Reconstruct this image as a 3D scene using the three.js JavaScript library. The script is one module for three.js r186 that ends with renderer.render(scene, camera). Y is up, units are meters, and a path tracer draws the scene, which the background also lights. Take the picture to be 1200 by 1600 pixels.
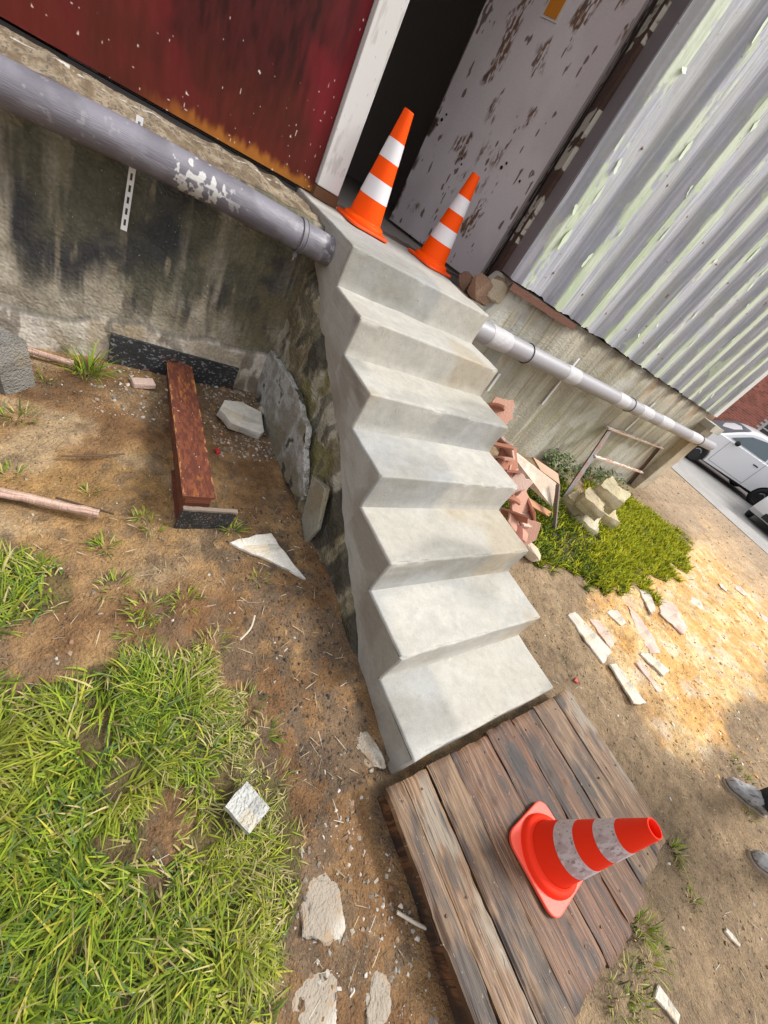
import * as THREE from 'three';
import { RoundedBoxGeometry } from 'three/addons/geometries/RoundedBoxGeometry.js';
import { ConvexGeometry } from 'three/addons/geometries/ConvexGeometry.js';
import { MarchingCubes } from 'three/addons/objects/MarchingCubes.js';
import { mergeGeometries, mergeVertices, toCreasedNormals } from 'three/addons/utils/BufferGeometryUtils.js';

// ------------------------------------------------------------ camera, sky, sun, exposure
const scene = new THREE.Scene();
const CX = -1.00112737, CY = 1.55709992, CZ = 1.87555241, FPX = 621.384;
const RX = new THREE.Vector3(0.77622763, 0.47556036, 0.41389976);
const RY = new THREE.Vector3(-0.01051058, 0.6661822, -0.74571496);
const RZ = new THREE.Vector3(-0.63036513, 0.57449423, 0.52210745);
const camera = new THREE.PerspectiveCamera(2 * Math.atan(800 / FPX) * 180 / Math.PI, 0.75, 0.05, 900);
camera.position.set(CX, CY, CZ);
camera.up.copy(RY);
camera.lookAt(CX - RZ.x, CY - RZ.y, CZ - RZ.z);
scene.add(camera);

const renderer = new THREE.WebGLRenderer({ antialias: true });
renderer.toneMapping = THREE.LinearToneMapping;
renderer.toneMappingExposure = 1.62;
renderer.shadowMap.enabled = true;
renderer.setSize(768, 1024);

const SUN = new THREE.Vector3(0.62, 0.76, 0.30).normalize();
{ // overcast sky: brighter overhead than at the horizon, a soft glow where the sun stands behind the cloud
  const W = 256, H = 128, d = new Float32Array(W * H * 4), v = new THREE.Vector3();
  for (let j = 0; j < H; j++) for (let i = 0; i < W; i++) {
    const el = ((j + 0.5) / H - 0.5) * Math.PI, az = ((i + 0.5) / W - 0.5) * 2 * Math.PI;
    v.set(Math.cos(el) * Math.cos(az), Math.sin(el), Math.cos(el) * Math.sin(az));
    const s = Math.max(0, v.y), k = 0.36 + 0.50 * s, g = Math.pow(Math.max(0, v.dot(SUN)), 6) * 0.7;
    const o = (j * W + i) * 4;
    d[o] = k * 0.965 + g; d[o + 1] = k * 0.985 + g * 0.97; d[o + 2] = k * 1.05 + g * 0.9; d[o + 3] = 1;
  }
  const t = new THREE.DataTexture(d, W, H, THREE.RGBAFormat, THREE.FloatType);
  t.mapping = THREE.EquirectangularReflectionMapping; t.magFilter = t.minFilter = THREE.LinearFilter; t.needsUpdate = true;
  scene.background = t; scene.environment = t;
}
const sun = new THREE.DirectionalLight(new THREE.Color(1, 0.965, 0.915), 2.3);
sun.position.copy(SUN).multiplyScalar(40); sun.target.position.set(0, 0, 0);
sun.castShadow = true; sun.shadow.radius = 36; sun.shadow.mapSize.set(2048, 2048);
Object.assign(sun.shadow.camera, { left: -25, right: 25, top: 25, bottom: -25, near: 1, far: 90 });
scene.add(sun, sun.target);

// ------------------------------------------------------------ helpers
let seed = 7;
const rnd = () => { seed = (seed + 0x6D2B79F5) | 0; let t = Math.imul(seed ^ (seed >>> 15), 1 | seed); t = (t + Math.imul(t ^ (t >>> 7), 61 | t)) ^ t; return ((t ^ (t >>> 14)) >>> 0) / 4294967296; };
const rr = (a, b) => a + (b - a) * rnd();
const pick = a => a[Math.floor(rnd() * a.length)];
const clamp = (x, a = 0, b = 1) => Math.min(b, Math.max(a, x));
const lerp = (a, b, t) => a + (b - a) * t;
const ss = (a, b, x) => { const t = clamp((x - a) / (b - a)); return t * t * (3 - 2 * t); };
const mixc = (a, b, t) => [lerp(a[0], b[0], t), lerp(a[1], b[1], t), lerp(a[2], b[2], t)];
const V = (x, y, z) => new THREE.Vector3(x, y, z);
const hash = (x, y) => { let h = Math.imul(x | 0, 374761393) + Math.imul(y | 0, 668265263); h = Math.imul(h ^ (h >>> 13), 1274126177); return ((h ^ (h >>> 16)) >>> 0) / 4294967296; };
const md = (a, p) => ((a % p) + p) % p;
const NT = new Float32Array(1 << 18); for (let j = 0; j < 512; j++) for (let i = 0; i < 512; i++) NT[(j << 9) | i] = hash(i, j);
function n2(x, y, P = 0, Q = P) {           // value noise 0..1, periodic when P is given
  const xi = Math.floor(x), yi = Math.floor(y); let fx = x - xi, fy = y - yi;
  fx = fx * fx * (3 - 2 * fx); fy = fy * fy * (3 - 2 * fy);
  let X0 = xi, X1 = xi + 1, Y0 = yi, Y1 = yi + 1;
  if (P) { X0 = md(X0, P); X1 = md(X1, P); Y0 = md(Y0, Q); Y1 = md(Y1, Q); }
  X0 &= 511; X1 &= 511; Y0 = (Y0 & 511) << 9; Y1 = (Y1 & 511) << 9;
  const a = NT[Y0 | X0], b = NT[Y0 | X1], c = NT[Y1 | X0], d = NT[Y1 | X1], t = a + (b - a) * fx; return t + (c + (d - c) * fx - t) * fy;
}
function fbm(x, y, o = 4, P = 0, Q = P) { let s = 0, a = 0.5, t = 0; for (let i = 0; i < o; i++) { s += a * n2(x + i * 17 * (P ? 0 : 1), y, P, Q); t += a; a *= 0.5; x *= 2; y *= 2; P *= 2; Q *= 2; } return s / t; }
const n3 = (x, y, z) => (n2(x + 31 * Math.floor(z), y) * (1 - (z - Math.floor(z))) + n2(x + 31 * (Math.floor(z) + 1), y) * (z - Math.floor(z)));
const s2b = l => { l = clamp(l); return 255 * (l <= 0.0031308 ? 12.92 * l : 1.055 * Math.pow(l, 1 / 2.4) - 0.055); };
function tex(W, H, fn, rx = 1, ry = 1) {     // colour map, fn(u, v) -> linear rgb
  const d = new Uint8Array(W * H * 4);
  for (let j = 0; j < H; j++) for (let i = 0; i < W; i++) { const c = fn((i + 0.5) / W, (j + 0.5) / H), o = (j * W + i) * 4; d[o] = s2b(c[0]); d[o + 1] = s2b(c[1]); d[o + 2] = s2b(c[2]); d[o + 3] = 255; }
  const t = new THREE.DataTexture(d, W, H); t.colorSpace = THREE.SRGBColorSpace; return fin(t, rx, ry);
}
function gtex(W, H, fn, rx = 1, ry = 1) {    // grey data map 0..1
  const d = new Uint8Array(W * H * 4);
  for (let j = 0; j < H; j++) for (let i = 0; i < W; i++) { const c = 255 * clamp(fn((i + 0.5) / W, (j + 0.5) / H)), o = (j * W + i) * 4; d[o] = d[o + 1] = d[o + 2] = c; d[o + 3] = 255; }
  return fin(new THREE.DataTexture(d, W, H), rx, ry);
}
function fin(t, rx, ry) { t.wrapS = t.wrapT = THREE.RepeatWrapping; t.magFilter = THREE.LinearFilter; t.minFilter = THREE.LinearMipmapLinearFilter; t.generateMipmaps = true; t.repeat.set(rx, ry); t.needsUpdate = true; return t; }
const lin = (r, g, b) => new THREE.Color().setRGB(r, g, b);
const mat = (c, rough = 0.9, o = {}) => new THREE.MeshStandardMaterial({ color: Array.isArray(c) ? lin(...c) : c, roughness: rough, side: THREE.DoubleSide, ...o });
const taken = {};
const numbered = n => { if (!(n in taken)) { taken[n] = 0; return n; } taken[n]++; return n + '_' + String(taken[n]).padStart(3, '0'); };
function tag(o, label, category, group, kind) { o.userData.label = label; o.userData.category = category; if (group) o.userData.group = group; if (kind) o.userData.kind = kind; return o; }
function thing(name, label, category, pos = [0, 0, 0], turn = 0, group) { const g = new THREE.Group(); g.name = numbered(name); g.position.set(...pos); g.rotation.y = turn; scene.add(g); return tag(g, label, category, group); }
function part(name, geo, m, parent) { const o = new THREE.Mesh(geo, m); o.name = name; o.castShadow = o.receiveShadow = true; parent.add(o); return o; }
function solo(name, geo, m, label, category, group) { const o = new THREE.Mesh(geo, m); o.name = numbered(name); o.castShadow = o.receiveShadow = true; scene.add(o); return tag(o, label, category, group); }
function struct(name, geo, m) { const o = new THREE.Mesh(geo, m); o.name = name; o.castShadow = o.receiveShadow = true; o.userData.kind = 'structure'; scene.add(o); return o; }
// the point where the line of sight through a pixel of the photograph meets the plane axis = value
function at(px, py, axis, value) {
  const d = V(0, 0, 0).addScaledVector(RX, (px - 600) / FPX).addScaledVector(RY, -(py - 800) / FPX).addScaledVector(RZ, -1);
  const c = [CX, CY, CZ], t = (value - c[axis]) / d.getComponent(axis);
  return V(CX + d.x * t, CY + d.y * t, CZ + d.z * t);
}
function geoFrom(pos, idx, uv, col) {
  const g = new THREE.BufferGeometry(); g.setAttribute('position', new THREE.Float32BufferAttribute(pos, 3));
  if (uv) g.setAttribute('uv', new THREE.Float32BufferAttribute(uv, 2));
  if (col) g.setAttribute('color', new THREE.Float32BufferAttribute(col, 3));
  g.setIndex(idx); g.computeVertexNormals(); return g;
}
function sheet(us, vs, fn, uvfn, colfn) {    // grid surface; fn(u, v) -> [x, y, z]
  const pos = [], uv = [], idx = [], col = colfn ? [] : null;
  for (const v of vs) for (const u of us) { const p = fn(u, v); pos.push(p[0], p[1], p[2]); const q = uvfn ? uvfn(u, v) : [u, v]; uv.push(q[0], q[1]); if (col) col.push(...colfn(u, v, p)); }
  const n = us.length;
  for (let j = 0; j < vs.length - 1; j++) for (let i = 0; i < n - 1; i++) { const a = j * n + i; idx.push(a, a + 1, a + n, a + 1, a + n + 1, a + n); }
  return geoFrom(pos, idx, uv, col);
}
const range = (a, b, n) => Array.from({ length: n + 1 }, (_, i) => a + (b - a) * i / n);
const steps = (...sp) => { const o = [sp[0]]; for (let i = 1; i < sp.length; i += 2) { const a = o[o.length - 1], b = sp[i + 1], n = Math.max(1, Math.round((b - a) / sp[i])); for (let k = 1; k <= n; k++) o.push(a + (b - a) * k / n); } return o; };
const box = (w, h, d, x = 0, y = 0, z = 0, r = 0) => (r ? new RoundedBoxGeometry(w, h, d, 2, r) : new THREE.BoxGeometry(w, h, d)).translate(x, y, z);
function boxUV(g, s = 1) {                    // metre uv by dominant normal
  if (g.index) g = g.toNonIndexed(); const p = g.attributes.position, n = g.attributes.normal, uv = [];
  for (let i = 0; i < p.count; i++) { const a = Math.abs(n.getX(i)), b = Math.abs(n.getY(i)), c = Math.abs(n.getZ(i)); if (b >= a && b >= c) uv.push(p.getX(i) * s, p.getZ(i) * s); else if (a >= c) uv.push(p.getZ(i) * s, p.getY(i) * s); else uv.push(p.getX(i) * s, p.getY(i) * s); }
  g.setAttribute('uv', new THREE.Float32BufferAttribute(uv, 2)); return g;
}
const clean = g => { g = g.index ? g.toNonIndexed() : g; for (const k of Object.keys(g.attributes)) if (!['position', 'normal', 'uv'].includes(k)) g.deleteAttribute(k); return g; };
const merge = a => mergeGeometries(a.map(clean));
const poly = pts => new THREE.Shape(pts.map(p => new THREE.Vector2(p[0], p[1])));
function tube(pts, r, seg = 24, rad = 10) { return new THREE.TubeGeometry(new THREE.CatmullRomCurve3(pts.map(p => p.isVector3 ? p : V(...p))), seg, r, rad, false); }
function bar(a, b, w, h, roll = 0) {          // squared bar between two points
  const d = b.clone().sub(a), g = new THREE.BoxGeometry(w, h, d.length()); g.rotateZ(roll);
  const q = new THREE.Quaternion().setFromUnitVectors(V(0, 0, 1), d.normalize()); g.applyQuaternion(q); const m = a.clone().add(b).multiplyScalar(0.5); return g.translate(m.x, m.y, m.z);
}
function crack(g, amp, fr) {                  // jitter vertices by position so that shared corners stay together
  const p = g.attributes.position;
  for (let i = 0; i < p.count; i++) { const x = p.getX(i), y = p.getY(i), z = p.getZ(i); p.setXYZ(i, x + (n3(x * fr + 5, y * fr, z * fr) - 0.5) * amp, y + (n3(x * fr, y * fr + 9, z * fr + 3) - 0.5) * amp, z + (n3(x * fr + 2, y * fr + 4, z * fr + 8) - 0.5) * amp); }
  g.computeVertexNormals(); return g;
}
function rock(sx, sy, sz, n = 26) {           // angular stone, base at y = 0
  const pts = []; for (let i = 0; i < n; i++) { const a = rnd() * 6.283, u = rr(-1, 1), k = Math.sqrt(1 - u * u), q = rr(0.86, 1.05); pts.push(V(sx * q * Math.sign(Math.cos(a)) * Math.pow(Math.abs(k * Math.cos(a)), 0.6), sy * (0.9 + q * Math.sign(u) * Math.pow(Math.abs(u), 0.6)), sz * q * Math.sign(Math.sin(a)) * Math.pow(Math.abs(k * Math.sin(a)), 0.6))); }
  return boxUV(new ConvexGeometry(pts), 1);
}
function slab(pts, th, jag = 0.008) {         // thin flat piece with a broken outline, points in xz, lies on y = 0
  const out = []; const n = pts.length;
  for (let i = 0; i < n; i++) { const a = pts[i], b = pts[(i + 1) % n], L = Math.hypot(b[0] - a[0], b[1] - a[1]), k = Math.max(1, Math.round(L / 0.04)); for (let j = 0; j < k; j++) { const t = j / k; out.push([lerp(a[0], b[0], t) + (j ? rr(-jag, jag) : 0), -(lerp(a[1], b[1], t) + (j ? rr(-jag, jag) : 0))]); } }
  const g = new THREE.ExtrudeGeometry(poly(out), { depth: th, bevelEnabled: true, bevelSize: 0.003, bevelThickness: 0.003, bevelSegments: 1 });
  return boxUV(g.rotateX(-Math.PI / 2), 1);
}

// ------------------------------------------------------------ shared maps and materials
const H = 0.181085, R = 0.306935, G = 7 * H, WZ = -0.3;      // riser, tread, landing height, wall face
const grit = gtex(512, 512, (u, v) => 0.5 * fbm(u * 16, v * 16, 5, 16) + 0.5 * n2(u * 256, v * 256, 256));
const soilMap = tex(1024, 1024, (u, v) => {
  const a = fbm(u * 24, v * 24, 5, 24), b = n2(u * 190, v * 190, 190), c = n2(u * 420, v * 420, 420), w = fbm(u * 5, v * 5, 3, 5);
  let k = 0.36 + 0.42 * a + 0.2 * (b - 0.5) + 0.26 * (c - 0.5) + 0.26 * (w - 0.5);
  const sp = n2(u * 120 + 7, v * 120 + 3, 120); let cc = [k, k * 0.985, k * 0.96];
  if (sp > 0.9) cc = mixc(cc, [0.85, 0.82, 0.78], ss(0.9, 0.95, sp)); if (sp < 0.09) cc = mixc(cc, [0.16, 0.14, 0.12], ss(0.09, 0.03, sp));
  return cc;
});
const soilBump = gtex(1024, 1024, (u, v) => 0.5 * fbm(u * 20, v * 20, 5, 20) + 0.3 * n2(u * 130, v * 130, 130) + 0.2 * n2(u * 330, v * 330, 330));
const concMap = tex(1536, 1536, (u, v) => {
  const w = fbm(u * 4, v * 4, 4, 4), a = fbm(u * 3 + w * 1.6, v * 9 + w * 2, 4, 0), f = n2(u * 700, v * 700), g = fbm(u * 80, v * 80, 3), s = fbm(u * 2.5 + 40, v * 2.5, 3);
  let c = mixc([0.345, 0.33, 0.295], [0.54, 0.52, 0.475], ss(0.3, 0.7, a));
  c = mixc(c, [0.42, 0.425, 0.42], ss(0.5, 0.68, w) * 0.8); c = mixc(c, [0.60, 0.57, 0.50], ss(0.58, 0.7, s) * 0.6);
  c = mixc(c, [0.45, 0.375, 0.265], ss(0.58, 0.72, fbm(u * 5 + 9, v * 5 + 3, 4)) * 0.65);
  const pit = n2(u * 260 + 4, v * 260) > 0.965 ? 0.75 : 1, arc = fbm(u * 14 + w * 9, v * 46 + w * 14, 3), k = (0.88 + 0.16 * f + 0.2 * (g - 0.5) + 0.16 * (arc - 0.5)) * pit; return [c[0] * k, c[1] * k, c[2] * k];
});
const concBump = gtex(1024, 1024, (u, v) => { const w = fbm(u * 4, v * 4, 3, 4); return 0.5 * fbm(u * 6 + w * 2, v * 26 + w * 3, 4) + 0.3 * fbm(u * 60, v * 60, 3, 60) + (n2(u * 90, v * 90, 90) > 0.96 ? -0.25 : 0) + 0.2; });
const M = {};
M.conc = mat([0.89, 0.885, 0.865], 0.88, { map: concMap, bumpMap: concBump, bumpScale: 0.0035 });
M.stone = mat([0.92, 0.9, 0.84], 0.92, { map: concMap, bumpMap: grit, bumpScale: 0.004 });
M.paleStone = mat([1.25, 1.22, 1.16], 0.9, { map: concMap, bumpMap: grit, bumpScale: 0.004 });
M.soil = new THREE.MeshStandardMaterial({ vertexColors: true, roughness: 0.97, map: soilMap, bumpMap: soilBump, bumpScale: 0.012, side: THREE.DoubleSide });

// ------------------------------------------------------------ ground
const lut = (x, t) => { if (x <= t[0][0]) return t[0][1]; for (let i = 1; i < t.length; i++) if (x <= t[i][0]) { const k = (x - t[i - 1][0]) / (t[i][0] - t[i - 1][0]); return lerp(t[i - 1][1], t[i][1], k * k * (3 - 2 * k)); } return t[t.length - 1][1]; };
const wallBase = [[1.0, 0.24], [2.4, 0.2], [3.1, 0.15], [4, 0.06], [5.2, 0.03], [6.5, -0.03], [9, -0.09], [12, -0.13]];
function gbase(x, z) {
  const l = lut(z, [[-0.3, 0.262], [0.2, 0.215], [0.6, 0.178], [1, 0.155], [1.35, 0.11], [1.85, 0.04], [2.6, 0.0], [6, -0.02]]);
  const w = lut(x, wallBase), k = ss(1.7, -0.2, z), r = lerp(lut(x, [[1, 0.015], [4, 0.01], [9, -0.09], [12, -0.13]]), w, k);
  const t = ss(0.15, 0.95, x); return lerp(l, r, t);
}
function gy(x, z) {
  const f = (x > 9 ? 0.25 : 1), e = 1 - ss(11, 12.4, x);
  let y = gbase(x, z) + e * f * ((fbm(x * 2.3, z * 2.3, 3) - 0.5) * 0.05 + (fbm(x * 9 + 3, z * 9, 3) - 0.5) * 0.022 + (fbm(x * 34, z * 34 + 8, 2) - 0.5) * 0.008);
  if (x > -0.2 && x < 1.25 && z > 1.8 && z < 2.7) y = Math.min(y, 0.012);
  return y;
}
const inPoly = (x, z, p) => { let c = false; for (let i = 0, j = p.length - 1; i < p.length; j = i++) if ((p[i][1] > z) !== (p[j][1] > z) && x < (p[j][0] - p[i][0]) * (z - p[i][1]) / (p[j][1] - p[i][1]) + p[i][0]) c = !c; return c; };
const lawnEdge = [[-3.2, 1.25], [-1.6, 1.28], [-1.124, 1.262], [-0.912, 1.215], [-0.72, 1.22], [-0.584, 1.26], [-0.5, 1.45], [-0.435, 1.683], [-0.4, 1.924], [-0.52, 2.1], [-0.6, 2.3], [-0.7, 3.2], [-3.2, 3.2]];
const pitPoly = [[-0.80, 1.63], [-0.70, 1.58], [-0.70, 1.72], [-0.78, 1.86], [-0.83, 1.8]];
function lawn(x, z) {    // 0..1 grass cover on the left
  const dx = (fbm(x * 6, z * 6, 3) - 0.5) * 0.22, dz = (fbm(x * 6 + 20, z * 6, 3) - 0.5) * 0.22;
  let m = inPoly(x + dx, z + dz, lawnEdge) ? 1 : 0; if (inPoly(x + dx * 0.3, z + dz * 0.3, pitPoly)) m *= 0.06;
  const b = Math.hypot((x + 1.25) / 0.27, (z - 0.95) / 0.15); if (b + dx * 2 < 1) m = Math.max(m, 0.9);
  return m;
}
function lawnR(x, z) {
  const n = (fbm(x * 4 + 50, z * 4, 3) - 0.5);
  const e = Math.hypot((x - 3.9) / 2.45, (z - 0.74) / 0.70) + n * 0.9 + (fbm(x * 14, z * 14, 2) - 0.5) * 0.3; const g = e < 0.98 ? 1 : 0;
  return x > 1.75 ? g : 0;
}
const sandM = (x, z) => { const n = (fbm(x * 3, z * 3 + 30, 4) - 0.5), zc = 2.02 - (x - 2) * 0.05, hw = 0.6 + (x - 2) * 0.1; return ss(1, 0.72, Math.abs(z - zc) / hw + n * 0.55) * ss(1.75, 2.3, x + n * 0.7) * ss(10.5, 8.5, x + n * 2) * ss(0, 0.12, 1 - lawnR(x, z)); };
function soilColor(x, z) {
  const a = fbm(x * 1.7 + 4, z * 1.7, 4), b = fbm(x * 5.5, z * 5.5 + 9, 4), c = fbm(x * 15, z * 15, 3), d = fbm(x * 45, z * 45, 2);
  let k = mixc(x < 0.2 ? [0.20, 0.105, 0.043] : [0.30, 0.195, 0.105], x < 0.2 ? [0.42, 0.26, 0.12] : [0.44, 0.31, 0.18], ss(0.33, 0.66, b * 0.6 + a * 0.4));
  if (x < 0.2) {
    k = mixc(k, [0.40, 0.235, 0.085], ss(-0.25, -0.6, x) * ss(1.0, 0.4, z) * ss(0.4, 0.62, a) * 0.8);     // ochre clay by the beam
    k = mixc(k, [0.60, 0.45, 0.27], ss(0.55, 0.72, b) * ss(-0.4, -0.8, x) * ss(1.3, 0.9, z) * 0.6);
    const w = ss(0.50, 0.56, b * 0.5 + c * 0.3 + d * 0.2) * (x > -0.55 ? 1 : 0.35);
    k = mixc(k, [0.13, 0.09, 0.06], w * 0.7);                                                             // dark soil patches, stronger towards the steps
    k = mixc(k, [0.15, 0.105, 0.065], ss(0.56, 0.68, c) * 0.5);
  } else {
    k = mixc(k, [0.385, 0.275, 0.16], 0.65); k = mixc(k, [0.26, 0.18, 0.11], ss(0.54, 0.66, c) * 0.55);
    k = mixc(k, [0.24, 0.17, 0.10], ss(1.75, 1.3, x + (c - 0.5) * 0.5) * ss(0.3, 0.7, b + 0.15) * 0.7);
    const s = sandM(x, z);
    if (s > 0) { let q = mixc([0.86, 0.49, 0.165], [0.95, 0.68, 0.34], ss(0.35, 0.65, b)); q = mixc(q, [0.74, 0.42, 0.15], ss(0.5, 0.68, c) * 0.5); q = mixc(q, [0.95, 0.88, 0.78], ss(0.58, 0.75, fbm(x * 4 + 11, z * 7, 3)) * 0.4); k = mixc(k, q, s); }
    if (x > 6.3) k = mixc(k, [0.52, 0.38, 0.25], ss(6.3, 8, x) * 0.7);
  }
  const gl = Math.max(lawn(x, z), lawnR(x, z)); k = mixc(k, [0.12, 0.10, 0.035], gl * 0.8);
  const m = 0.9 + 0.2 * (d - 0.5) + 0.2 * (c - 0.5); return [k[0] * m * 1.42, k[1] * m * 1.42, k[2] * m * 1.42];
}
{
  const xs = steps(-400, 90, -40, 6, -8, 1, -3.2, 0.06, -1.5, 0.0085, 0.05, 0.02, 1.0, 0.0125, 2.8, 0.025, 7, 0.12, 13, 1.5, 40, 60, 400);
  const zs = steps(-400, 80, -30, 5, -0.6, 0.3, -0.3, 0.009, 3.1, 0.06, 5, 0.6, 12, 8, 40, 60, 400);
  const g = sheet(xs, zs.slice().reverse(), (x, z) => [x, (z < -0.31 && x < 6.4) ? Math.min(gy(x, z), 0.1) : gy(x, z), z], (x, z) => [x / 0.9 + (fbm(x * 0.7, z * 0.7, 2)) * 0.4, z / 0.9], (x, z) => soilColor(x, z));
  struct('ground', g, M.soil);
}
{ // asphalt road beyond the yard
  const asph = tex(512, 512, (u, v) => { const k = 0.33 + 0.1 * (fbm(u * 8, v * 8, 4, 8) - 0.5) + 0.10 * (n2(u * 200, v * 200, 200) - 0.5); return [k, k * 0.955, k * 0.89]; }, 0.5, 0.5);
  const g = sheet(range(0, 1, 12), range(-40, 40, 60), (u, z) => [lerp(11.6 - 0.12 * z, 20.2, u), -0.117 + 0.03 * Math.sin(u * 3.14), z], (u, z) => [u * 8.4, z]);
  struct('road', g, mat([1, 1, 1], 0.9, { map: asph, bumpMap: grit, bumpScale: 0.004 }));
  const pave = sheet([20.2, 20.21, 21.0], [-40, 40], (x, z) => [x, x < 20.205 ? -0.12 : 0.0, z]);
  struct('pavement', pave, mat([0.34, 0.32, 0.29], 0.9));
}

// ------------------------------------------------------------ the building: concrete base, red panel, doorway, ribbed cladding
const bld = thing('workshop_building', 'old workshop wall with concrete base, dark red panel, open doorway and peeling ribbed cladding', 'building');
const LX0 = -3.4, LX1 = 0.0;
const bandY = x => 0.505 + 0.03 * Math.sin(x * 2.1 + 0.6) + (fbm(x * 5, 3, 3) - 0.5) * 0.07 - 0.06 * ss(-0.7, -1.3, x);
const lwMap = tex(2048, 1024, (u, v) => {
  const x = LX0 + (LX1 - LX0) * u, y = 1.3 * v;
  const f1 = fbm(x * 5, y * 1.1, 4), f2 = fbm(x * 17, y * 2.0 + 8, 4), f3 = 0.5 * fbm(x * 40, y * 34, 3) + 0.5 * n2(x * 150, y * 110), f4 = fbm(x * 9, y * 9 + 3, 4), sp = n2(x * 230, y * 230), f5 = fbm(x * 22, y * 5 + 60, 3);
  let c = mixc([0.31, 0.28, 0.215], [0.45, 0.415, 0.335], ss(0.35, 0.65, f4));
  const zone = ss(-1.75, -1.2, x + (f1 - 0.5)) * ss(0.02, -0.22, x + (f2 - 0.5) * 0.2) * ss(0.56, 0.72, y + (f2 - 0.5) * 0.3) ;
  c = mixc(c, [0.035, 0.036, 0.037], zone * ss(0.30, 0.50, f1 * 0.45 + f2 * 0.55));                       // black algae streaks
  c = mixc(c, [0.04, 0.04, 0.04], ss(0.5, 0.64, f2) * ss(0.45, 0.65, y) * 0.75);
  c = mixc(c, [0.30, 0.26, 0.18], ss(0.56, 0.68, f5) * 0.55 * ss(0.3, 0.7, f4));
  c = mixc(c, [0.14, 0.125, 0.07], ss(-0.42, -0.1, x + (f4 - 0.5) * 0.4) * 0.85 * ss(0.35, 0.55, f4 + 0.05));    // green film in the corner
  c = mixc(c, [0.13, 0.125, 0.075], ss(0.5, 0.7, fbm(x * 3 + 70, y * 3, 4)) * 0.5);
  const by = bandY(x);
  if (y < by) { let q = mixc([0.40, 0.355, 0.27], [0.56, 0.53, 0.46], ss(0.35, 0.6, f4)); q = mixc(q, [0.36, 0.28, 0.17], ss(0.52, 0.7, f1) * 0.6); q = mixc(q, [0.14, 0.12, 0.09], ss(0.61, 0.68, fbm(x * 11 + 3, y * 4, 4)) * 0.7); c = q; }
  c = mixc(c, [0.13, 0.12, 0.10], ss(0.02, 0.004, Math.abs(y - by)) * 0.75 * ss(0.25, 0.5, f2 + 0.15));
  if (sp > 0.955) c = mixc(c, [0.6, 0.58, 0.53], ss(0.955, 0.985, sp) * 0.8);
  const k = 0.66 + 0.68 * f3; return [c[0] * k, c[1] * k, c[2] * k];
});
const lwBump = gtex(1024, 512, (u, v) => 0.6 * fbm(u * 60, v * 24, 4) + 0.4 * n2(u * 420, v * 160));
part('base_wall', sheet(steps(LX0, 0.05, -1.5, 0.012, LX1 + 0.02), range(0.05, 1.19, 95).concat([1.2, 1.212, 1.222, 1.229]), (x, y) => {
  const by = bandY(x); let z = WZ + (fbm(x * 8, y * 8, 4) - 0.5) * 0.018 + 0.014 * ss(by + 0.006, by - 0.012, y);
  if (y > 1.19) z -= Math.pow((y - 1.19) / 0.039, 2) * 0.035; return [x, y + (y > 1.18 ? (fbm(x * 7, 4, 3) - 0.5) * 0.03 * ss(1.18, 1.229, y) : 0), z];
}, (x, y) => [(x - LX0) / (LX1 - LX0), y / 1.3]), mat([1.0, 0.965, 0.95], 0.93, { map: lwMap, bumpMap: lwBump, bumpScale: 0.006 }), bld);
const ledgeMap = tex(2048, 512, (u, v) => { const x = 3.4 * u, z = 0.5 * v, a = fbm(x * 26, z * 9, 5), b = fbm(x * 90, z * 30, 4), l = fbm(x * 6 + 5, z * 2, 3); let c = mixc([0.17, 0.12, 0.07], [0.36, 0.29, 0.20], ss(0.33, 0.66, a * 0.6 + b * 0.4)); c = mixc(c, [0.06, 0.05, 0.04], ss(0.57, 0.68, b) * 0.7); c = mixc(c, [0.62, 0.58, 0.52], ss(0.05, 0.0, Math.abs(v - 0.80 - (l - 0.5) * 0.12)) * ss(0.42, 0.55, b)); return c; });
part('ledge', sheet(steps(LX0, 0.06, -1.4, 0.014, 0.0), range(WZ - 0.038, -0.83, 36), (x, z) => [x, 1.229 + (fbm(x * 7, 4, 3) - 0.5) * 0.03 + ss(WZ, WZ - 0.3, z) * 0.012 + (fbm(x * 14, z * 14, 4) - 0.5) * 0.022 * ss(WZ - 0.038, WZ - 0.08, z), z], (x, z) => [(x - LX0) / 3.4, (WZ - z) / 0.5]), mat([1, 1, 1], 0.95, { map: ledgeMap, bumpMap: grit, bumpScale: 0.008 }), bld);

// red steel panel
const redMap = tex(1024, 1024, (u, v) => {
  const x = -3.4 + 3.47 * u, y = 1.27 + 4.2 * v; const a = fbm(x * 6, y * 1.6, 4), b = fbm(x * 40, y * 13, 4), c0 = fbm(x * 2.4 + 8, y * 2.4, 3), s = n2(x * 95, y * 55);
  let c = mixc([0.030, 0.006, 0.0055], [0.068, 0.011, 0.010], ss(0.35, 0.65, a * 0.5 + b * 0.5)); c = mixc(c, [0.15, 0.012, 0.016], ss(0.52, 0.68, c0 + 0.08 * (b - 0.5)) * 0.8);
  c = mixc(c, [0.21, 0.014, 0.021], ss(-0.12, 0.06, x + (a - 0.5) * 0.3) * 0.75);
  c = mixc(c, [0.11, 0.022, 0.012], ss(1.75, 1.35, y + (a - 0.5) * 0.6) * 0.65);
  c = mixc(c, [0.40, 0.15, 0.025], ss(0.05, 0.0, y - 1.27 - (b - 0.3) * 0.06) * ss(-0.75, -0.35, x + (a - 0.5) * 0.4) * 0.9);
  if (s > 0.945 && fbm(x * 3, y * 2 + 5, 3) > 0.5) c = mixc(c, [0.7, 0.67, 0.6], ss(0.945, 0.965, s));
  return c;
});
const redBump = gtex(512, 512, (u, v) => fbm(u * 130, v * 34, 4));
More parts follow.
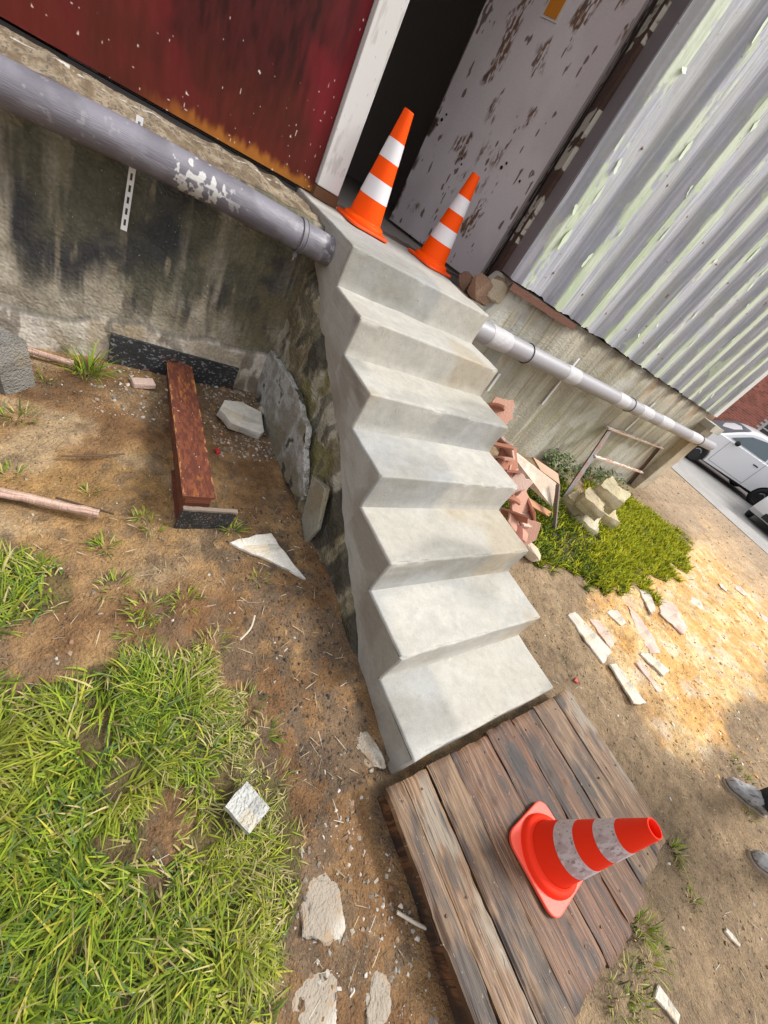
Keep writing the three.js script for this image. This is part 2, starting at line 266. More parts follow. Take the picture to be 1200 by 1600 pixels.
part('red_panel', sheet(range(0, 1, 40), range(0, 1, 30), (u, v) => [-3.4 + 3.47 * u, 1.275 - 0.03 * (1 - u) + 4.2 * v, -0.8 + 0.008 * (fbm(u * 9, v * 6, 3) - 0.5)]), new THREE.MeshPhysicalMaterial({ roughness: 0.45, specularIntensity: 0.35, map: redMap, bumpMap: redBump, bumpScale: 0.003, side: THREE.DoubleSide }), bld);
part('panel_gap_strip', box(3.47, 0.022, 0.04, -1.665, 1.243, -0.835), mat([0.05, 0.045, 0.045], 0.7), bld);  // dark strip added to stand for the shadowed gap under the panel
// white post with a rusty foot
const whiteMap = tex(256, 1024, (u, v) => { const a = fbm(u * 5, v * 40, 4), b = fbm(u * 22, v * 130, 3); let c = [0.72, 0.71, 0.69]; c = mixc(c, [0.50, 0.48, 0.45], ss(0.55, 0.72, a) * 0.6); c = mixc(c, [0.2, 0.18, 0.16], ss(0.80, 0.86, b) * 0.7); return c; });
const post = part('white_post', box(0.135, 4.1, 0.07, 0.142, 1.325 + 2.05, -0.795, 0.006), mat([1, 1, 1], 0.6, { map: whiteMap }), bld);
part('rusty_foot', crack(box(0.142, 0.052, 0.077, 0.142, 1.298, -0.795), 0.012, 30), mat([0.32, 0.15, 0.07], 0.95, { bumpMap: grit, bumpScale: 0.01 }), post);

// doorway: threshold, room behind, jamb, frame
M.dark = mat([0.34, 0.30, 0.27], 0.95, { bumpMap: grit, bumpScale: 0.004 });
part('room_floor', box(4.2, 0.05, 4.2, 1.2, G - 0.035, -2.96), mat([0.30, 0.27, 0.24], 0.9, { bumpMap: grit, bumpScale: 0.005 }), bld);
part('threshold', boxUV(crack(new THREE.BoxGeometry(1.42, 0.03, 0.1, 40, 2, 4).translate(0.92, G - 0.006, -0.93), 0.012, 25)), mat([0.14, 0.10, 0.08], 0.9, { bumpMap: grit, bumpScale: 0.006 }), bld);
part('inner_wall', merge([box(4.4, 5.5, 0.1, 1.2, 2.75, -5.05), box(0.1, 5.5, 4.2, -0.95, 2.75, -2.95), box(0.1, 5.5, 4.2, 3.35, 2.75, -2.95)]), M.dark, bld);
part('back_wall', merge([box(9.95, 5.5, 0.15, 1.55, 2.75, -5.3), box(0.1, 5.5, 4.4, -3.4, 2.75, -3.05), box(0.1, 5.5, 4.6, 6.48, 2.75, -2.95), box(2.45, 4.2, 0.1, -2.2, 3.4, -0.9)]), mat([0.3, 0.28, 0.26], 0.9), bld);
part('roof', box(10.3, 0.15, 5.0, 1.6, 5.58, -2.85), mat([0.2, 0.19, 0.18], 0.8), bld);
part('lintel', box(1.5, 0.4, 0.2, 0.9, 5.3, -0.86), mat([0.35, 0.34, 0.33], 0.8), bld);
// open steel door, swung into the room
const doorMap = tex(768, 1536, (u, v) => {
  const x = 1.08 * u, y = 2.6 * v; const a = fbm(x * 3, y * 2, 4), sg = y - (x - 0.5) * 0.18;
  let c = mixc([0.72, 0.65, 0.665], [0.80, 0.74, 0.755], ss(0.35, 0.65, a));
  const r1 = fbm(x * 6.5 + 3, sg * 4.2, 3), r2 = fbm(x * 60, sg * 18, 3), r3 = n2(x * 170, sg * 50), m = ss(0.60, 0.72, r1) * ss(0.4, 0.62, r2 * 0.7 + r3 * 0.3);
  c = mixc(c, mixc([0.15, 0.075, 0.045], [0.28, 0.16, 0.10], r3), clamp(m * 1.15));
  c = mixc(c, [0.13, 0.08, 0.06], ss(0.74, 0.79, fbm(x * 24, sg * 9 + 40, 3)) * 0.85);
  const e = Math.min(x, 1.08 - x); c = mixc(c, [0.12, 0.065, 0.045], ss(0.02, 0.004, e) * ss(0.42, 0.56, fbm(x * 20, y * 9, 3)));
  c = mixc(c, [0.08, 0.05, 0.04], ss(0.05, 0.02, x + (fbm(y * 4, 2, 3) - 0.5) * 0.08) * ss(0.45, 0.6, fbm(y * 7, 9, 3)));
  const k = 0.94 + 0.12 * n2(x * 300, y * 300); return [c[0] * k, c[1] * k, c[2] * k];
});
const hinge = [1.645, -0.905], free = [1.275, -1.935], dl = Math.hypot(hinge[0] - free[0], hinge[1] - free[1]);
const door = new THREE.Group(); door.name = 'door'; door.userData.label = 'pale steel door blotched with rust'; bld.add(door);
door.position.set(free[0], G + 0.012, free[1]); door.rotation.y = Math.atan2(-(hinge[1] - free[1]), hinge[0] - free[0]);
const leafG = boxUV(new RoundedBoxGeometry(dl, 2.6, 0.04, 2, 0.004).translate(dl / 2, 1.3, 0)); { const uv = leafG.attributes.uv; for (let i = 0; i < uv.count; i++) uv.setXY(i, uv.getX(i) / 1.08, uv.getY(i) / 2.6); }
part('leaf', leafG, mat([1, 1, 1], 0.62, { map: doorMap, bumpMap: grit, bumpScale: 0.002 }), door);
part('sign', merge([box(0.13, 0.13, 0.004, 0.53, 1.50, 0.0235)]), mat([0.75, 0.73, 0.7], 0.5), door);
part('sign_face', box(0.105, 0.105, 0.003, 0.53, 1.50, 0.0275), mat([0.75, 0.27, 0.03], 0.5), door);
for (const [x, y, r] of [[0.76, 0.70, 0.012], [0.78, 0.735, 0.009], [0.95, 0.69, 0.009], [0.41, 0.62, 0.008], [0.43, 0.59, 0.007], [0.08, 0.75, 0.012], [0.06, 0.71, 0.008], [0.1, 0.79, 0.008]]) part('bolt_hole', new THREE.CylinderGeometry(r, r * 0.8, 0.006, 9).rotateX(Math.PI / 2).translate(x, y, 0.0225), mat([0.02, 0.013, 0.01], 0.9), door);
part('door_edge_strip', box(0.02, 2.58, 0.012, dl - 0.012, 1.3, 0.028), mat([0.36, 0.32, 0.31], 0.6), door);
// jamb pieces standing between the hinge and the cladding corner
function plank(a, b, y0, y1, th, seg = 30) { const d = Math.hypot(b[0] - a[0], b[1] - a[1]); const g = new THREE.BoxGeometry(d, y1 - y0, th, 6, seg, 1); g.rotateY(Math.atan2(-(b[1] - a[1]), b[0] - a[0])); return boxUV(g.translate((a[0] + b[0]) / 2, (y0 + y1) / 2, (a[1] + b[1]) / 2)); }
const frameMap = tex(256, 1024, (u, v) => { const a = fbm(u * 5, v * 9, 4), b = fbm(u * 24, v * 30, 3); let c = mixc([0.045, 0.026, 0.02], [0.12, 0.06, 0.04], b); c = mixc(c, [0.55, 0.53, 0.46], ss(0.54, 0.58, a + 0.1 * (b - 0.5))); return c; });
part('door_frame', plank([1.375, -0.50], [1.475, -0.66], 1.2, 5.5, 0.05), mat([1, 1, 1], 0.85, { map: frameMap, bumpMap: grit, bumpScale: 0.004 }), bld);
part('door_frame', plank([1.50, -0.665], [1.60, -0.79], 1.2, 5.5, 0.05), mat([0.13, 0.075, 0.055], 0.9, { bumpMap: grit, bumpScale: 0.005 }), bld);
part('door_frame', plank([1.615, -0.80], [1.70, -0.90], 1.24, 5.5, 0.045), mat([0.13, 0.075, 0.055], 0.9), bld);
part('side_wall', plank([1.56, -0.52], [1.80, -0.95], 1.0, 5.5, 0.1), mat([0.12, 0.11, 0.10], 0.9), bld);
part('corner_flashing', plank([1.288, -0.309], [1.37, -0.49], 1.475, 5.5, 0.004), mat([0.27, 0.245, 0.265], 0.5, { metalness: 0.25, bumpMap: grit, bumpScale: 0.001 }), bld);

// concrete base wall on the right of the steps
const RX0 = 1.0, RX1 = 6.5;
const rwMap = tex(2048, 1024, (u, v) => {
  const x = RX0 + (RX1 - RX0) * u, y = -0.2 + 1.75 * v; const f1 = fbm(x * 7, y * 0.8, 4), f2 = fbm(x * 20, y * 1.6 + 7, 4), f3 = fbm(x * 40, y * 40, 3), f4 = fbm(x * 4, y * 4, 4), f5 = fbm(x * 2.2 + 30, y * 2.2, 3);
  let c = mixc([0.35, 0.32, 0.245], [0.52, 0.485, 0.385], ss(0.35, 0.62, f1 * 0.6 + f2 * 0.4));
  c = mixc(c, [0.36, 0.38, 0.37], ss(2.3, 1.4, x + (f4 - 0.5)) * 0.75 * ss(0.4, 0.55, f4 + 0.1));
  c = mixc(c, [0.26, 0.22, 0.14], ss(0.55, 0.7, f2) * 0.75); c = mixc(c, [0.42, 0.28, 0.16], ss(0.6, 0.72, f1) * ss(1.0, 1.4, y) * 0.8);
  c = mixc(c, [0.30, 0.28, 0.16], ss(0.52, 0.60, f4 * 0.6 + f3 * 0.4) * (y < 0.75 ? 0.6 : 0.25)); c = mixc(c, [0.56, 0.55, 0.48], ss(0.58, 0.7, f5) * 0.6);
  c = mixc(c, [0.12, 0.10, 0.08], ss(0.06, 0.0, Math.abs(y - 1.44) - (f3 - 0.4) * 0.08) * 0.7);
  const k = 0.85 + 0.3 * f3; return [c[0] * k, c[1] * k, c[2] * k];
});
const rTop = x => 1.468 - 0.006 * (x - 1.3);
const wallR = mat([1, 1, 1], 0.92, { map: rwMap, bumpMap: grit, bumpScale: 0.006 });
part('base_wall', sheet(steps(1.0, 0.012, 1.5, 0.03, 6.5), range(0, 1, 60), (x, t) => { const e = ss(1.22, 1.36, x + (fbm(t * 6, 1, 3) - 0.5) * 0.1), top = lerp(G - 0.015, rTop(x), e); return [x, lerp(-0.25, top, t), WZ + (fbm(x * 6, t * 7, 4) - 0.5) * 0.014 - 0.02 * Math.pow(t, 30)]; }, (x, t) => [(x - RX0) / (RX1 - RX0), (lerp(-0.25, rTop(x), t) + 0.2) / 1.75]), wallR, bld);
part('wall_top', sheet(steps(1.0, 0.015, 1.5, 0.05, 6.5), range(WZ - 0.02, -0.52, 12), (x, z) => { const e = ss(1.22, 1.36, x + (fbm(0.96 * 6, 1, 3) - 0.5) * 0.1), top = lerp(G - 0.015, rTop(x), e); return [x, top + (z < WZ - 0.025 ? (fbm(x * 12, z * 12, 3) - 0.5) * 0.02 : 0), z]; }, (x, z) => [x / 2, z / 2]), M.stone, bld);
for (const [x, y, z, s, c] of [[1.20, G - 0.03, -0.385, 0.085, [0.26, 0.16, 0.10]], [1.285, G + 0.02, -0.36, 0.075, [0.42, 0.35, 0.25]], [1.15, G - 0.02, -0.5, 0.06, [0.20, 0.12, 0.08]], [1.36, G + 0.03, -0.40, 0.08, [0.30, 0.22, 0.15]]])
  part('broken_stone', rock(s * 1.05, s * 1.05, s, 30).translate(x, y, z), mat(c, 0.95, { bumpMap: grit, bumpScale: 0.012 }), bld);
part('rusty_angle', merge([bar(V(1.27, 1.462, -0.262), V(2.15, 1.455, -0.262), 0.05, 0.006), bar(V(1.27, 1.441, -0.24), V(2.15, 1.434, -0.24), 0.006, 0.04)]), mat([0.19, 0.085, 0.055], 0.9, { bumpMap: grit, bumpScale: 0.004 }), bld);

// ribbed cladding with peeling pale green paint
const PIT = 0.425, CD = 0.07;
const ribPhase = x => md(x - 1.29, PIT) / PIT;
const ribZ = x => { const p = ribPhase(x); return CD * (ss(0.03, 0.12, p) - 0.75 * ss(0.36, 0.48, p) - 0.25 * ss(0.62, 0.95, p)); };
const clMap = tex(2048, 1536, (u, v) => {
  const x = 1.27 + 5.3 * u, y = 1.4 + 4.2 * v, p = ribPhase(x + (fbm(y * 9, x * 2, 3) - 0.5) * 0.035), rib = Math.floor((x - 1.29) / PIT);
  const s1 = fbm(x * 60, y * 2.2, 4), s2 = fbm(x * 150, y * 3, 3), d = fbm(x * 12, y * 5 + 20, 4), jag = fbm(x * 46, y * 24, 3);
  let c = mixc([0.43, 0.45, 0.49], [0.58, 0.595, 0.645], ss(0.35, 0.65, s1 * 0.6 + s2 * 0.4)); c = mixc(c, [0.52, 0.54, 0.50], ss(0.5, 0.65, d) * 0.6); c = mixc(c, [0.76, 0.755, 0.79], ss(0.6, 0.72, s2) * 0.55);
  const low = ss(2.5, 1.5, y) * 0.15, wv = 0.08 * hash(rib, 4);
  const crest = ss(0.08, 0.13, p) * ss(0.36 + wv, 0.32 + wv, p), run = fbm(rib * 3.3 + 1, y * 1.9, 3);
  const big = fbm(x * 5 + 3, y * 2.2 + 50, 3), paint = ss(0.47, 0.49, crest * 0.46 + 0.30 * jag + 0.55 * (run - 0.42) + low * 0.5 + 0.28 * (big - 0.5) + 0.3 * (d - 0.5) - 0.06 - (rib < 1 ? 0.05 : 0) + (rib > 6 ? 0.05 : 0));
  const pc = mixc([0.56, 0.66, 0.46], [0.70, 0.78, 0.60], ss(0.3, 0.7, d)); c = mixc(c, pc, paint);
  const rust = n2(x * 60 + 9, y * 34); if (rust > 0.965) c = mixc(c, [0.32, 0.16, 0.12], ss(0.965, 0.985, rust));
  const k = 0.95 + 0.1 * n2(x * 240, y * 120); return [c[0] * k, c[1] * k, c[2] * k];
});
const clBump = gtex(1024, 1024, (u, v) => { const x = 5.3 * u, y = 2.8 * v; return 0.5 * fbm(x * 44, y * 22, 4) + 0.5 * fbm(x * 90, y * 3, 3); });
const clad = mat([0.82, 0.82, 0.84], 0.6, { map: clMap, bumpMap: clBump, bumpScale: 0.006, metalness: 0.0 });
{
  const edges = [1.29, 2.196, 3.102, 4.008, 4.914, 5.82, 6.46];
  for (let i = 0; i + 1 < edges.length; i++) {
    const a = edges[i], b = edges[i + 1] + (i < 5 ? 0.03 : 0), o = (i % 2) * 0.003;
    part('cladding_sheet', sheet(range(a, b, Math.round((b - a) / 0.012)), steps(0, 0.03, 0.3, 0.2, 4.05), (x, t) => { const j = (fbm(x * 18, i, 3) - 0.5) * 0.03 * (t < 0.02 ? 1 : 0); return [x + t * 0.002, rTop(x) + 0.012 + t + j, WZ - 0.005 + ribZ(x) + o + (fbm(x * 3, t * 2, 3) - 0.5) * 0.012]; }, (x, t) => [(x - 1.27) / 5.3, (rTop(x) + 0.012 + t - 1.4) / 4.2]), clad, bld);
  }
  // curled paint flakes along the ribs
  const fl = [];
  for (let i = 0; i < 36; i++) {
    const x = 1.4 + 4.9 * Math.pow(rnd(), 1.3), y = rTop(x) + 0.13 + Math.pow(rnd(), 1.8) * 1.9, L = rr(0.02, 0.10) * (1.3 - 0.15 * x / 6), w = rr(0.015, 0.045), cu = rr(0.1, 0.3), z = WZ - 0.003 + ribZ(x) + 0.006;
    const xr = 1.29 + PIT * (Math.floor((x - 1.29) / PIT) + pick([0.1, 0.12, 0.34, 0.38])), zr = WZ - 0.003 + ribZ(xr) + 0.005;
    const g = sheet(range(0, 1, 3), range(0, 1, 4), (u, v) => [xr + (u - 0.5) * w * (0.35 + Math.sin(v * 3.1) * (0.6 + 0.3 * Math.sin(i * 5 + v * 9))) + v * w * 0.5 * Math.sin(i * 3), y - v * L + Math.sin(u * 5 + i) * 0.002, zr + Math.pow(v, 2) * w * cu]);
    fl.push(g.toNonIndexed());
  }
  const f = part('paint_flakes', mergeGeometries(fl), mat([0.60, 0.69, 0.52], 0.6), bld); f.userData.kind = 'stuff';
}
const screwM = mat([0.34, 0.22, 0.17], 0.6, { metalness: 0.4 }), screwG = new THREE.SphereGeometry(0.009, 10, 6).scale(1, 1, 0.6);
for (let r = 0; r < 11; r++) for (const y of [1.62, 2.35, 3.1]) { const x = 1.29 + PIT * (r + 0.74), o = part('screw', screwG, screwM, bld); o.position.set(x, y + 0.02 * hash(r, y * 10), WZ - 0.001 + ribZ(x)); }
part('end_trim', box(0.30, 4.05, 0.06, 6.612, 3.47, -0.30), mat([0.62, 0.62, 0.62], 0.6), bld);
const pier = part('pier', boxUV(crack(new THREE.BoxGeometry(0.42, 1.66, 0.2, 8, 24, 6).translate(6.72, 0.43, -0.27), 0.02, 9), 0.5), mat([0.98, 0.86, 0.68], 0.92, { map: concMap, bumpMap: grit, bumpScale: 0.008 }), bld);
part('pier_cap', boxUV(crack(new THREE.BoxGeometry(0.5, 0.1, 0.28, 8, 2, 6).translate(6.74, 1.315, -0.25), 0.015, 12), 0.5), M.stone, pier);

for (const [x, z, s] of [[6.66, -0.45, 0.11], [6.86, -0.42, 0.12], [7.0, -0.5, 0.1]]) part('broken_stone', rock(s, s * 0.9, s, 30).translate(x, 1.28, z), mat([0.40, 0.27, 0.18], 0.95, { bumpMap: grit, bumpScale: 0.012 }), bld);
part('wall_return', box(0.6, 1.6, 0.3, 6.81, 0.5, -0.53), M.stone, bld);
// ------------------------------------------------------------ the steps
const stair = thing('concrete_staircase', 'new grey concrete staircase of seven steps rising to the doorway', 'staircase');
const RAD = 0.011;
const wob = (a, b, c) => (fbm(a * 5 + 3, b * 5 + c * 5, 3) - 0.5) * 0.011 + (fbm(a * 16, b * 16 + c * 13 + 5, 2) - 0.5) * 0.0025;
const oldLine = [[-0.31, 1.06], [-0.115, 1.0], [-0.05, 0.91], [0.255, 0.775], [0.58, 0.61], [0.8, 0.455], [0.93, 0.375], [1.25, 0.2], [1.37, 0.13], [1.5, 0.03], [2, -0.05]];
const oldY = z => { for (let i = 1; i < oldLine.length; i++) if (z <= oldLine[i][0]) return lerp(oldLine[i - 1][1], oldLine[i][1], (z - oldLine[i - 1][0]) / (oldLine[i][0] - oldLine[i - 1][0])); return -0.05; };
const xcols = [0, 0.0018, 0.004, 0.007, 0.011].concat(range(0.03, 0.97, 56), [0.989, 0.993, 0.996, 0.9982, 1]);
const dip = x => { const e = Math.min(x, 1 - x); return e >= RAD ? 0 : RAD - Math.sqrt(Math.max(0, RAD * RAD - (RAD - e) * (RAD - e))); };
for (let k = 0; k < 7; k++) {
  const top = G - k * H, z0 = k === 0 ? -0.88 : (k - 1) * R - 0.006, z1 = k * R, yb = k === 6 ? -0.05 : top - H - 0.004;
  const prof = []; const nT = k === 0 ? 36 : 16;                                  // [z, y, nz, ny]
  for (let i = 0; i <= nT; i++) prof.push([lerp(z0, z1 - RAD, i / nT), top, 0, 1]);
  for (let i = 1; i < 6; i++) { const a = Math.PI / 2 * i / 6; prof.push([z1 - RAD + RAD * Math.sin(a), top - RAD + RAD * Math.cos(a), Math.sin(a), Math.cos(a)]); }
  for (let i = 0; i <= 9; i++) { const y = lerp(top - RAD, yb, i / 9), fl = k < 6 ? 0.007 * ss(0.02, 0, y - (top - H)) : 0; prof.push([z1 + fl, y, 1, 0]); }
  let len = 0; const L = prof.map((p, i) => (len += i ? Math.hypot(p[0] - prof[i - 1][0], p[1] - prof[i - 1][1]) : 0));
  part('step', sheet(xcols, prof.map((_, i) => i), (x, i) => { const p = prof[i], chip = 0.010 * ss(0.60, 0.68, fbm(x * 16, k * 9 + 2, 3)) * (p[2] * p[3] > 0.1 ? 1 : 0), o = wob(x, p[0], p[1]) * (k === 0 && p[0] < -0.8 ? 0 : 1) - dip(x) - chip; return [x, p[1] + o * p[3], p[0] + o * p[2]]; }, (x, i) => [x * 0.45 + (k * 0.37) % 0.52, L[i] * 0.45 + (k * 0.23) % 0.5]), M.conc, stair);
}
// smooth rendered cheeks left and right
const cheekM = mat([1, 1, 1], 0.86, { map: tex(1024, 768, (u, v) => { const w = fbm(u * 6, v * 5, 4), a = fbm(u * 7 + 3, v * 6, 4), b = 0.5 * fbm(u * 50, v * 42, 3) + 0.5 * n2(u * 300, v * 250), s = fbm(u * 11 + 20, v * 9 + w, 5); let c = mixc([0.32, 0.295, 0.25], [0.40, 0.385, 0.35], ss(0.36, 0.62, a)); c = mixc(c, [0.22, 0.19, 0.15], ss(0.52, 0.66, s * 0.7 + a * 0.3) * 0.6); const k = 0.84 + 0.32 * b; return c.map(q => q * k); }), bumpMap: concBump, bumpScale: 0.003 });   // blotchy cement smears; shade of the flank partly put into the darker colour
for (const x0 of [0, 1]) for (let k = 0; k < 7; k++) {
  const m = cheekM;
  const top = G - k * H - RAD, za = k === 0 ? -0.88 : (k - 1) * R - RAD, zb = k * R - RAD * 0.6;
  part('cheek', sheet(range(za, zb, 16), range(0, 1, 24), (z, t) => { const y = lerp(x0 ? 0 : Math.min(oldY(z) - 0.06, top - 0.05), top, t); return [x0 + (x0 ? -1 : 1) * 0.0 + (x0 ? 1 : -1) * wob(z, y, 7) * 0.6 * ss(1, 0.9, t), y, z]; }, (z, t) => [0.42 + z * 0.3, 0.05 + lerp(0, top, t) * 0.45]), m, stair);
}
// old mossy foundation the steps were cast on
const fMap = tex(1024, 768, (u, v) => {
  const z = -0.35 + 2.0 * u, y = 1.15 * v; const a = fbm(z * 5, y * 3, 4), b = fbm(z * 14, y * 9, 4), c0 = fbm(z * 40, y * 40, 3), st = fbm(z * 6, y * 2.2 + 4, 4), w = fbm(z * 7 + 40, y * 7, 4);
  let c = mixc([0.15, 0.12, 0.07], [0.29, 0.25, 0.165], ss(0.35, 0.62, b)); c = mixc(c, [0.17, 0.15, 0.05], ss(0.5, 0.66, a) * 0.7); c = mixc(c, [0.42, 0.39, 0.31], ss(0.58, 0.68, w) * 0.65);
  c = mixc(c, [0.04, 0.034, 0.024], ss(0.42, 0.52, st * 0.75 + b * 0.25) * 0.9); c = mixc(c, [0.05, 0.045, 0.03], ss(0.55, 0.63, b) * 0.6);
  const k = 0.75 + 0.5 * c0; return [c[0] * k, c[1] * k, c[2] * k];
});
part('old_foundation', sheet(range(-0.31, 1.52, 130), range(0, 1, 46), (z, t) => {
  const y1 = oldY(z) + (fbm(z * 12, 2, 3) - 0.5) * 0.05, y = lerp(-0.02, y1, t); const d = y1 - y;
  return [-(0.001 + 0.022 * ss(0, 0.05, d) + 0.03 * ss(0.1, 0.45, d) + (fbm(z * 10, y * 10, 4) - 0.5) * 0.035 * ss(0, 0.06, d) + (fbm(z * 40, y * 40, 2) - 0.5) * 0.01 * ss(0, 0.05, d)) + 0.002, y, z];
}, (z, t) => [(z + 0.35) / 2, lerp(-0.02, oldY(z), t) / 1.15]), mat([1, 1, 1], 0.9, { map: fMap, bumpMap: grit, bumpScale: 0.014 }), stair);
const patchMap = tex(512, 512, (u, v) => { const a = fbm(u * 5, v * 5, 4, 5), b = fbm(u * 16, v * 16, 4, 16), c0 = fbm(u * 60, v * 60, 2, 60); let c = mixc([0.30, 0.28, 0.235], [0.46, 0.45, 0.42], ss(0.35, 0.65, b)); c = mixc(c, [0.20, 0.17, 0.10], ss(0.5, 0.66, a) * 0.7); c = mixc(c, [0.05, 0.045, 0.035], ss(0.60, 0.68, b * 0.6 + a * 0.4) * 0.9); const k = 0.8 + 0.4 * c0; return c.map(q => q * k); });
{ // slabs of old render still clinging to the foundation
  const pts = [[-0.27, 0.55], [0.0, 0.57], [0.2, 0.59], [0.40, 0.53], [0.47, 0.44], [0.64, 0.31], [0.60, 0.26], [0.45, 0.22], [0.2, 0.20], [-0.08, 0.2], [-0.26, 0.22], [-0.29, 0.4]];
  const out = []; pts.forEach((a, i) => { const b = pts[(i + 1) % pts.length]; for (let j = 0; j < 5; j++) out.push([lerp(a[0], b[0], j / 5) + rr(-0.012, 0.012), lerp(a[1], b[1], j / 5) + rr(-0.012, 0.012)]); });
  const g = new THREE.ExtrudeGeometry(poly(out), { depth: 0.022, bevelEnabled: true, bevelSize: 0.008, bevelThickness: 0.006, bevelSegments: 2 }).rotateY(-Math.PI / 2).translate(-0.056, 0, 0);
  part('render_patch', boxUV(g), mat([1, 1, 1], 0.9, { map: patchMap, bumpMap: grit, bumpScale: 0.02 }), stair);
  const g2 = new THREE.ExtrudeGeometry(poly([[0.62, 0.42], [0.75, 0.46], [0.84, 0.30], [0.80, 0.17], [0.7, 0.2]]), { depth: 0.016, bevelEnabled: true, bevelSize: 0.01, bevelThickness: 0.005, bevelSegments: 2 }).rotateY(-Math.PI / 2).translate(-0.052, 0, 0);
  part('render_patch', boxUV(crack(g2, 0.02, 20)), mat([0.6, 0.58, 0.5], 0.9, { map: concMap, bumpMap: grit, bumpScale: 0.01 }), stair);
}

// ------------------------------------------------------------ pipes and strips on the wall
function pipeGeo(pts, r, seg, fn) { const c = new THREE.CatmullRomCurve3(pts.map(p => V(...p))); const g = new THREE.TubeGeometry(c, seg, r, 28, false); return g; }
{
  const p = thing('drain_pipe', 'thick grey plastic pipe with plaster smear along the black-stained wall', 'pipe');
  const X0 = -3.4, X1 = 0.0;
  const m = tex(2048, 256, (u, v) => {
    const x = X0 + (X1 - X0) * u, a = v * 6.283, f = fbm(x * 12, v * 4, 4), g = fbm(x * 50, v * 14, 3); let c = mixc([0.155, 0.145, 0.17], [0.215, 0.205, 0.235], ss(0.35, 0.65, f));
    const d = Math.hypot((x + 0.60) / 0.145, (md(v - 0.98 + 0.5, 1) - 0.5) / 0.30), e = Math.hypot((x + 0.47) / 0.10, (md(v - 0.0 + 0.5, 1) - 0.5) / 0.3);
    c = mixc(c, [0.56, 0.55, 0.53], ss(0.5, 0.56, (1.35 - d) * 0.5 + (g - 0.5) * 0.95)); c = mixc(c, [0.40, 0.39, 0.41], ss(0.5, 0.6, (1.25 - e) * 0.42 + (g - 0.5) * 0.9) * 0.75);
    c = mixc(c, [0.42, 0.41, 0.42], ss(-0.1, -0.02, x) * ss(0.5, 0.62, g) * 0.8); c = mixc(c, [0.34, 0.33, 0.34], ss(0.74, 0.80, g) * 0.4); return c;
  });
  const pts = [[X0, 1.165, -0.205], [-1.9, 1.175, -0.205], [-1.16, 1.182, -0.2], [-0.75, 1.19, -0.2], [-0.35, 1.178, -0.2], [-0.004, 1.16, -0.2]];
  const g = pipeGeo(pts, 0.0655, 160); { const uv = g.attributes.uv, q = g.attributes.position; for (let i = 0; i < uv.count; i++) uv.setX(i, (q.getX(i) - X0) / (X1 - X0)); }
  part('tube', g, mat([1, 1, 1], 0.42, { map: m, bumpMap: grit, bumpScale: 0.0015 }), p);
  const ringM = mat([0.19, 0.18, 0.20], 0.5);
  const cap = part('end_ring', new THREE.TorusGeometry(0.0625, 0.0042, 8, 36).rotateY(Math.PI / 2).translate(-0.003, 1.16, -0.2), ringM, p);
  const cl = part('clamp', merge([new THREE.CylinderGeometry(0.0695, 0.0695, 0.022, 36, 1, true).rotateZ(Math.PI / 2), new THREE.TorusGeometry(0.0695, 0.003, 6, 36).rotateY(Math.PI / 2).translate(0.011, 0, 0), new THREE.TorusGeometry(0.0695, 0.003, 6, 36).rotateY(Math.PI / 2).translate(-0.011, 0, 0), box(0.018, 0.028, 0.016, 0, -0.078, 0.005)]).translate(-0.155, 1.168, -0.2), ringM, p);
  part('bolt', new THREE.CylinderGeometry(0.004, 0.004, 0.03, 8).translate(-0.155, 1.075, -0.195), mat([0.4, 0.4, 0.4], 0.4, { metalness: 0.7 }), cl);
  for (const x of [-1.5, -2.6]) part('clamp', new THREE.CylinderGeometry(0.0695, 0.0695, 0.022, 36, 1, true).rotateZ(Math.PI / 2).translate(x, 1.177, -0.2), ringM, p);
}
{
  const p = thing('drain_pipe', 'long pale grey pipe wrapped in white tape on the beige wall right of the steps', 'pipe');
  const pts = [[0.99, 1.137, -0.2], [2, 1.128, -0.2], [3.5, 1.115, -0.185], [5, 1.10, -0.15], [7.12, 1.09, -0.085]], cv = new THREE.CatmullRomCurve3(pts.map(q => V(...q)));
  part('tube', new THREE.TubeGeometry(cv, 120, 0.07, 28, false), mat([0.33, 0.318, 0.335], 0.42, { bumpMap: grit, bumpScale: 0.001 }), p);
  part('pipe_end', new THREE.CircleGeometry(0.069, 28).rotateY(Math.PI / 2).translate(7.115, 1.09, -0.085), mat([0.5, 0.48, 0.48], 0.6), p);
  const seg = (a, b, r, amp) => { const n = Math.max(8, Math.round((b - a) / 0.012)); return sheet(range(0, 1, 30), range(a, b, n), (t, x) => { const u = (x - 0.99) / 6.13, c = cv.getPointAt(clamp(u)), e = Math.min(x - a, b - x) < 0.001 ? 0 : 1, q = r + amp * (fbm(x * 26 + t * 9 * Math.sin(t * 3.14), t * 7 * Math.sin(t * 3.14), 3) - 0.3) * e; return [x, c.y + q * Math.cos(t * 6.2832), c.z + q * Math.sin(t * 6.2832)]; }); };
  const tape = mat([0.50, 0.485, 0.50], 0.55, { bumpMap: grit, bumpScale: 0.004 });
  const xp = (px, py) => at(px, py, 2, -0.13).x; for (const [a, b] of [[xp(773, 525), xp(800, 543)], [xp(882, 594), xp(900, 603)], [xp(962, 630), xp(976, 638)], [xp(996, 648), xp(1012, 655)], [xp(1024, 662), xp(1040, 670)], [xp(1068, 683), xp(1082, 690)]]) part('tape_wrap', seg(a, b, 0.0712, 0.007), tape, p);
  for (const x of [xp(829, 562), xp(983, 641), xp(1084, 690)]) part('wire_clip', new THREE.TorusGeometry(0.0745, 0.0038, 6, 30).rotateY(Math.PI / 2).translate(x, cv.getPointAt((x - 0.99) / 6.13).y, cv.getPointAt((x - 0.99) / 6.13).z), mat([0.03, 0.03, 0.03], 0.6), p);
}
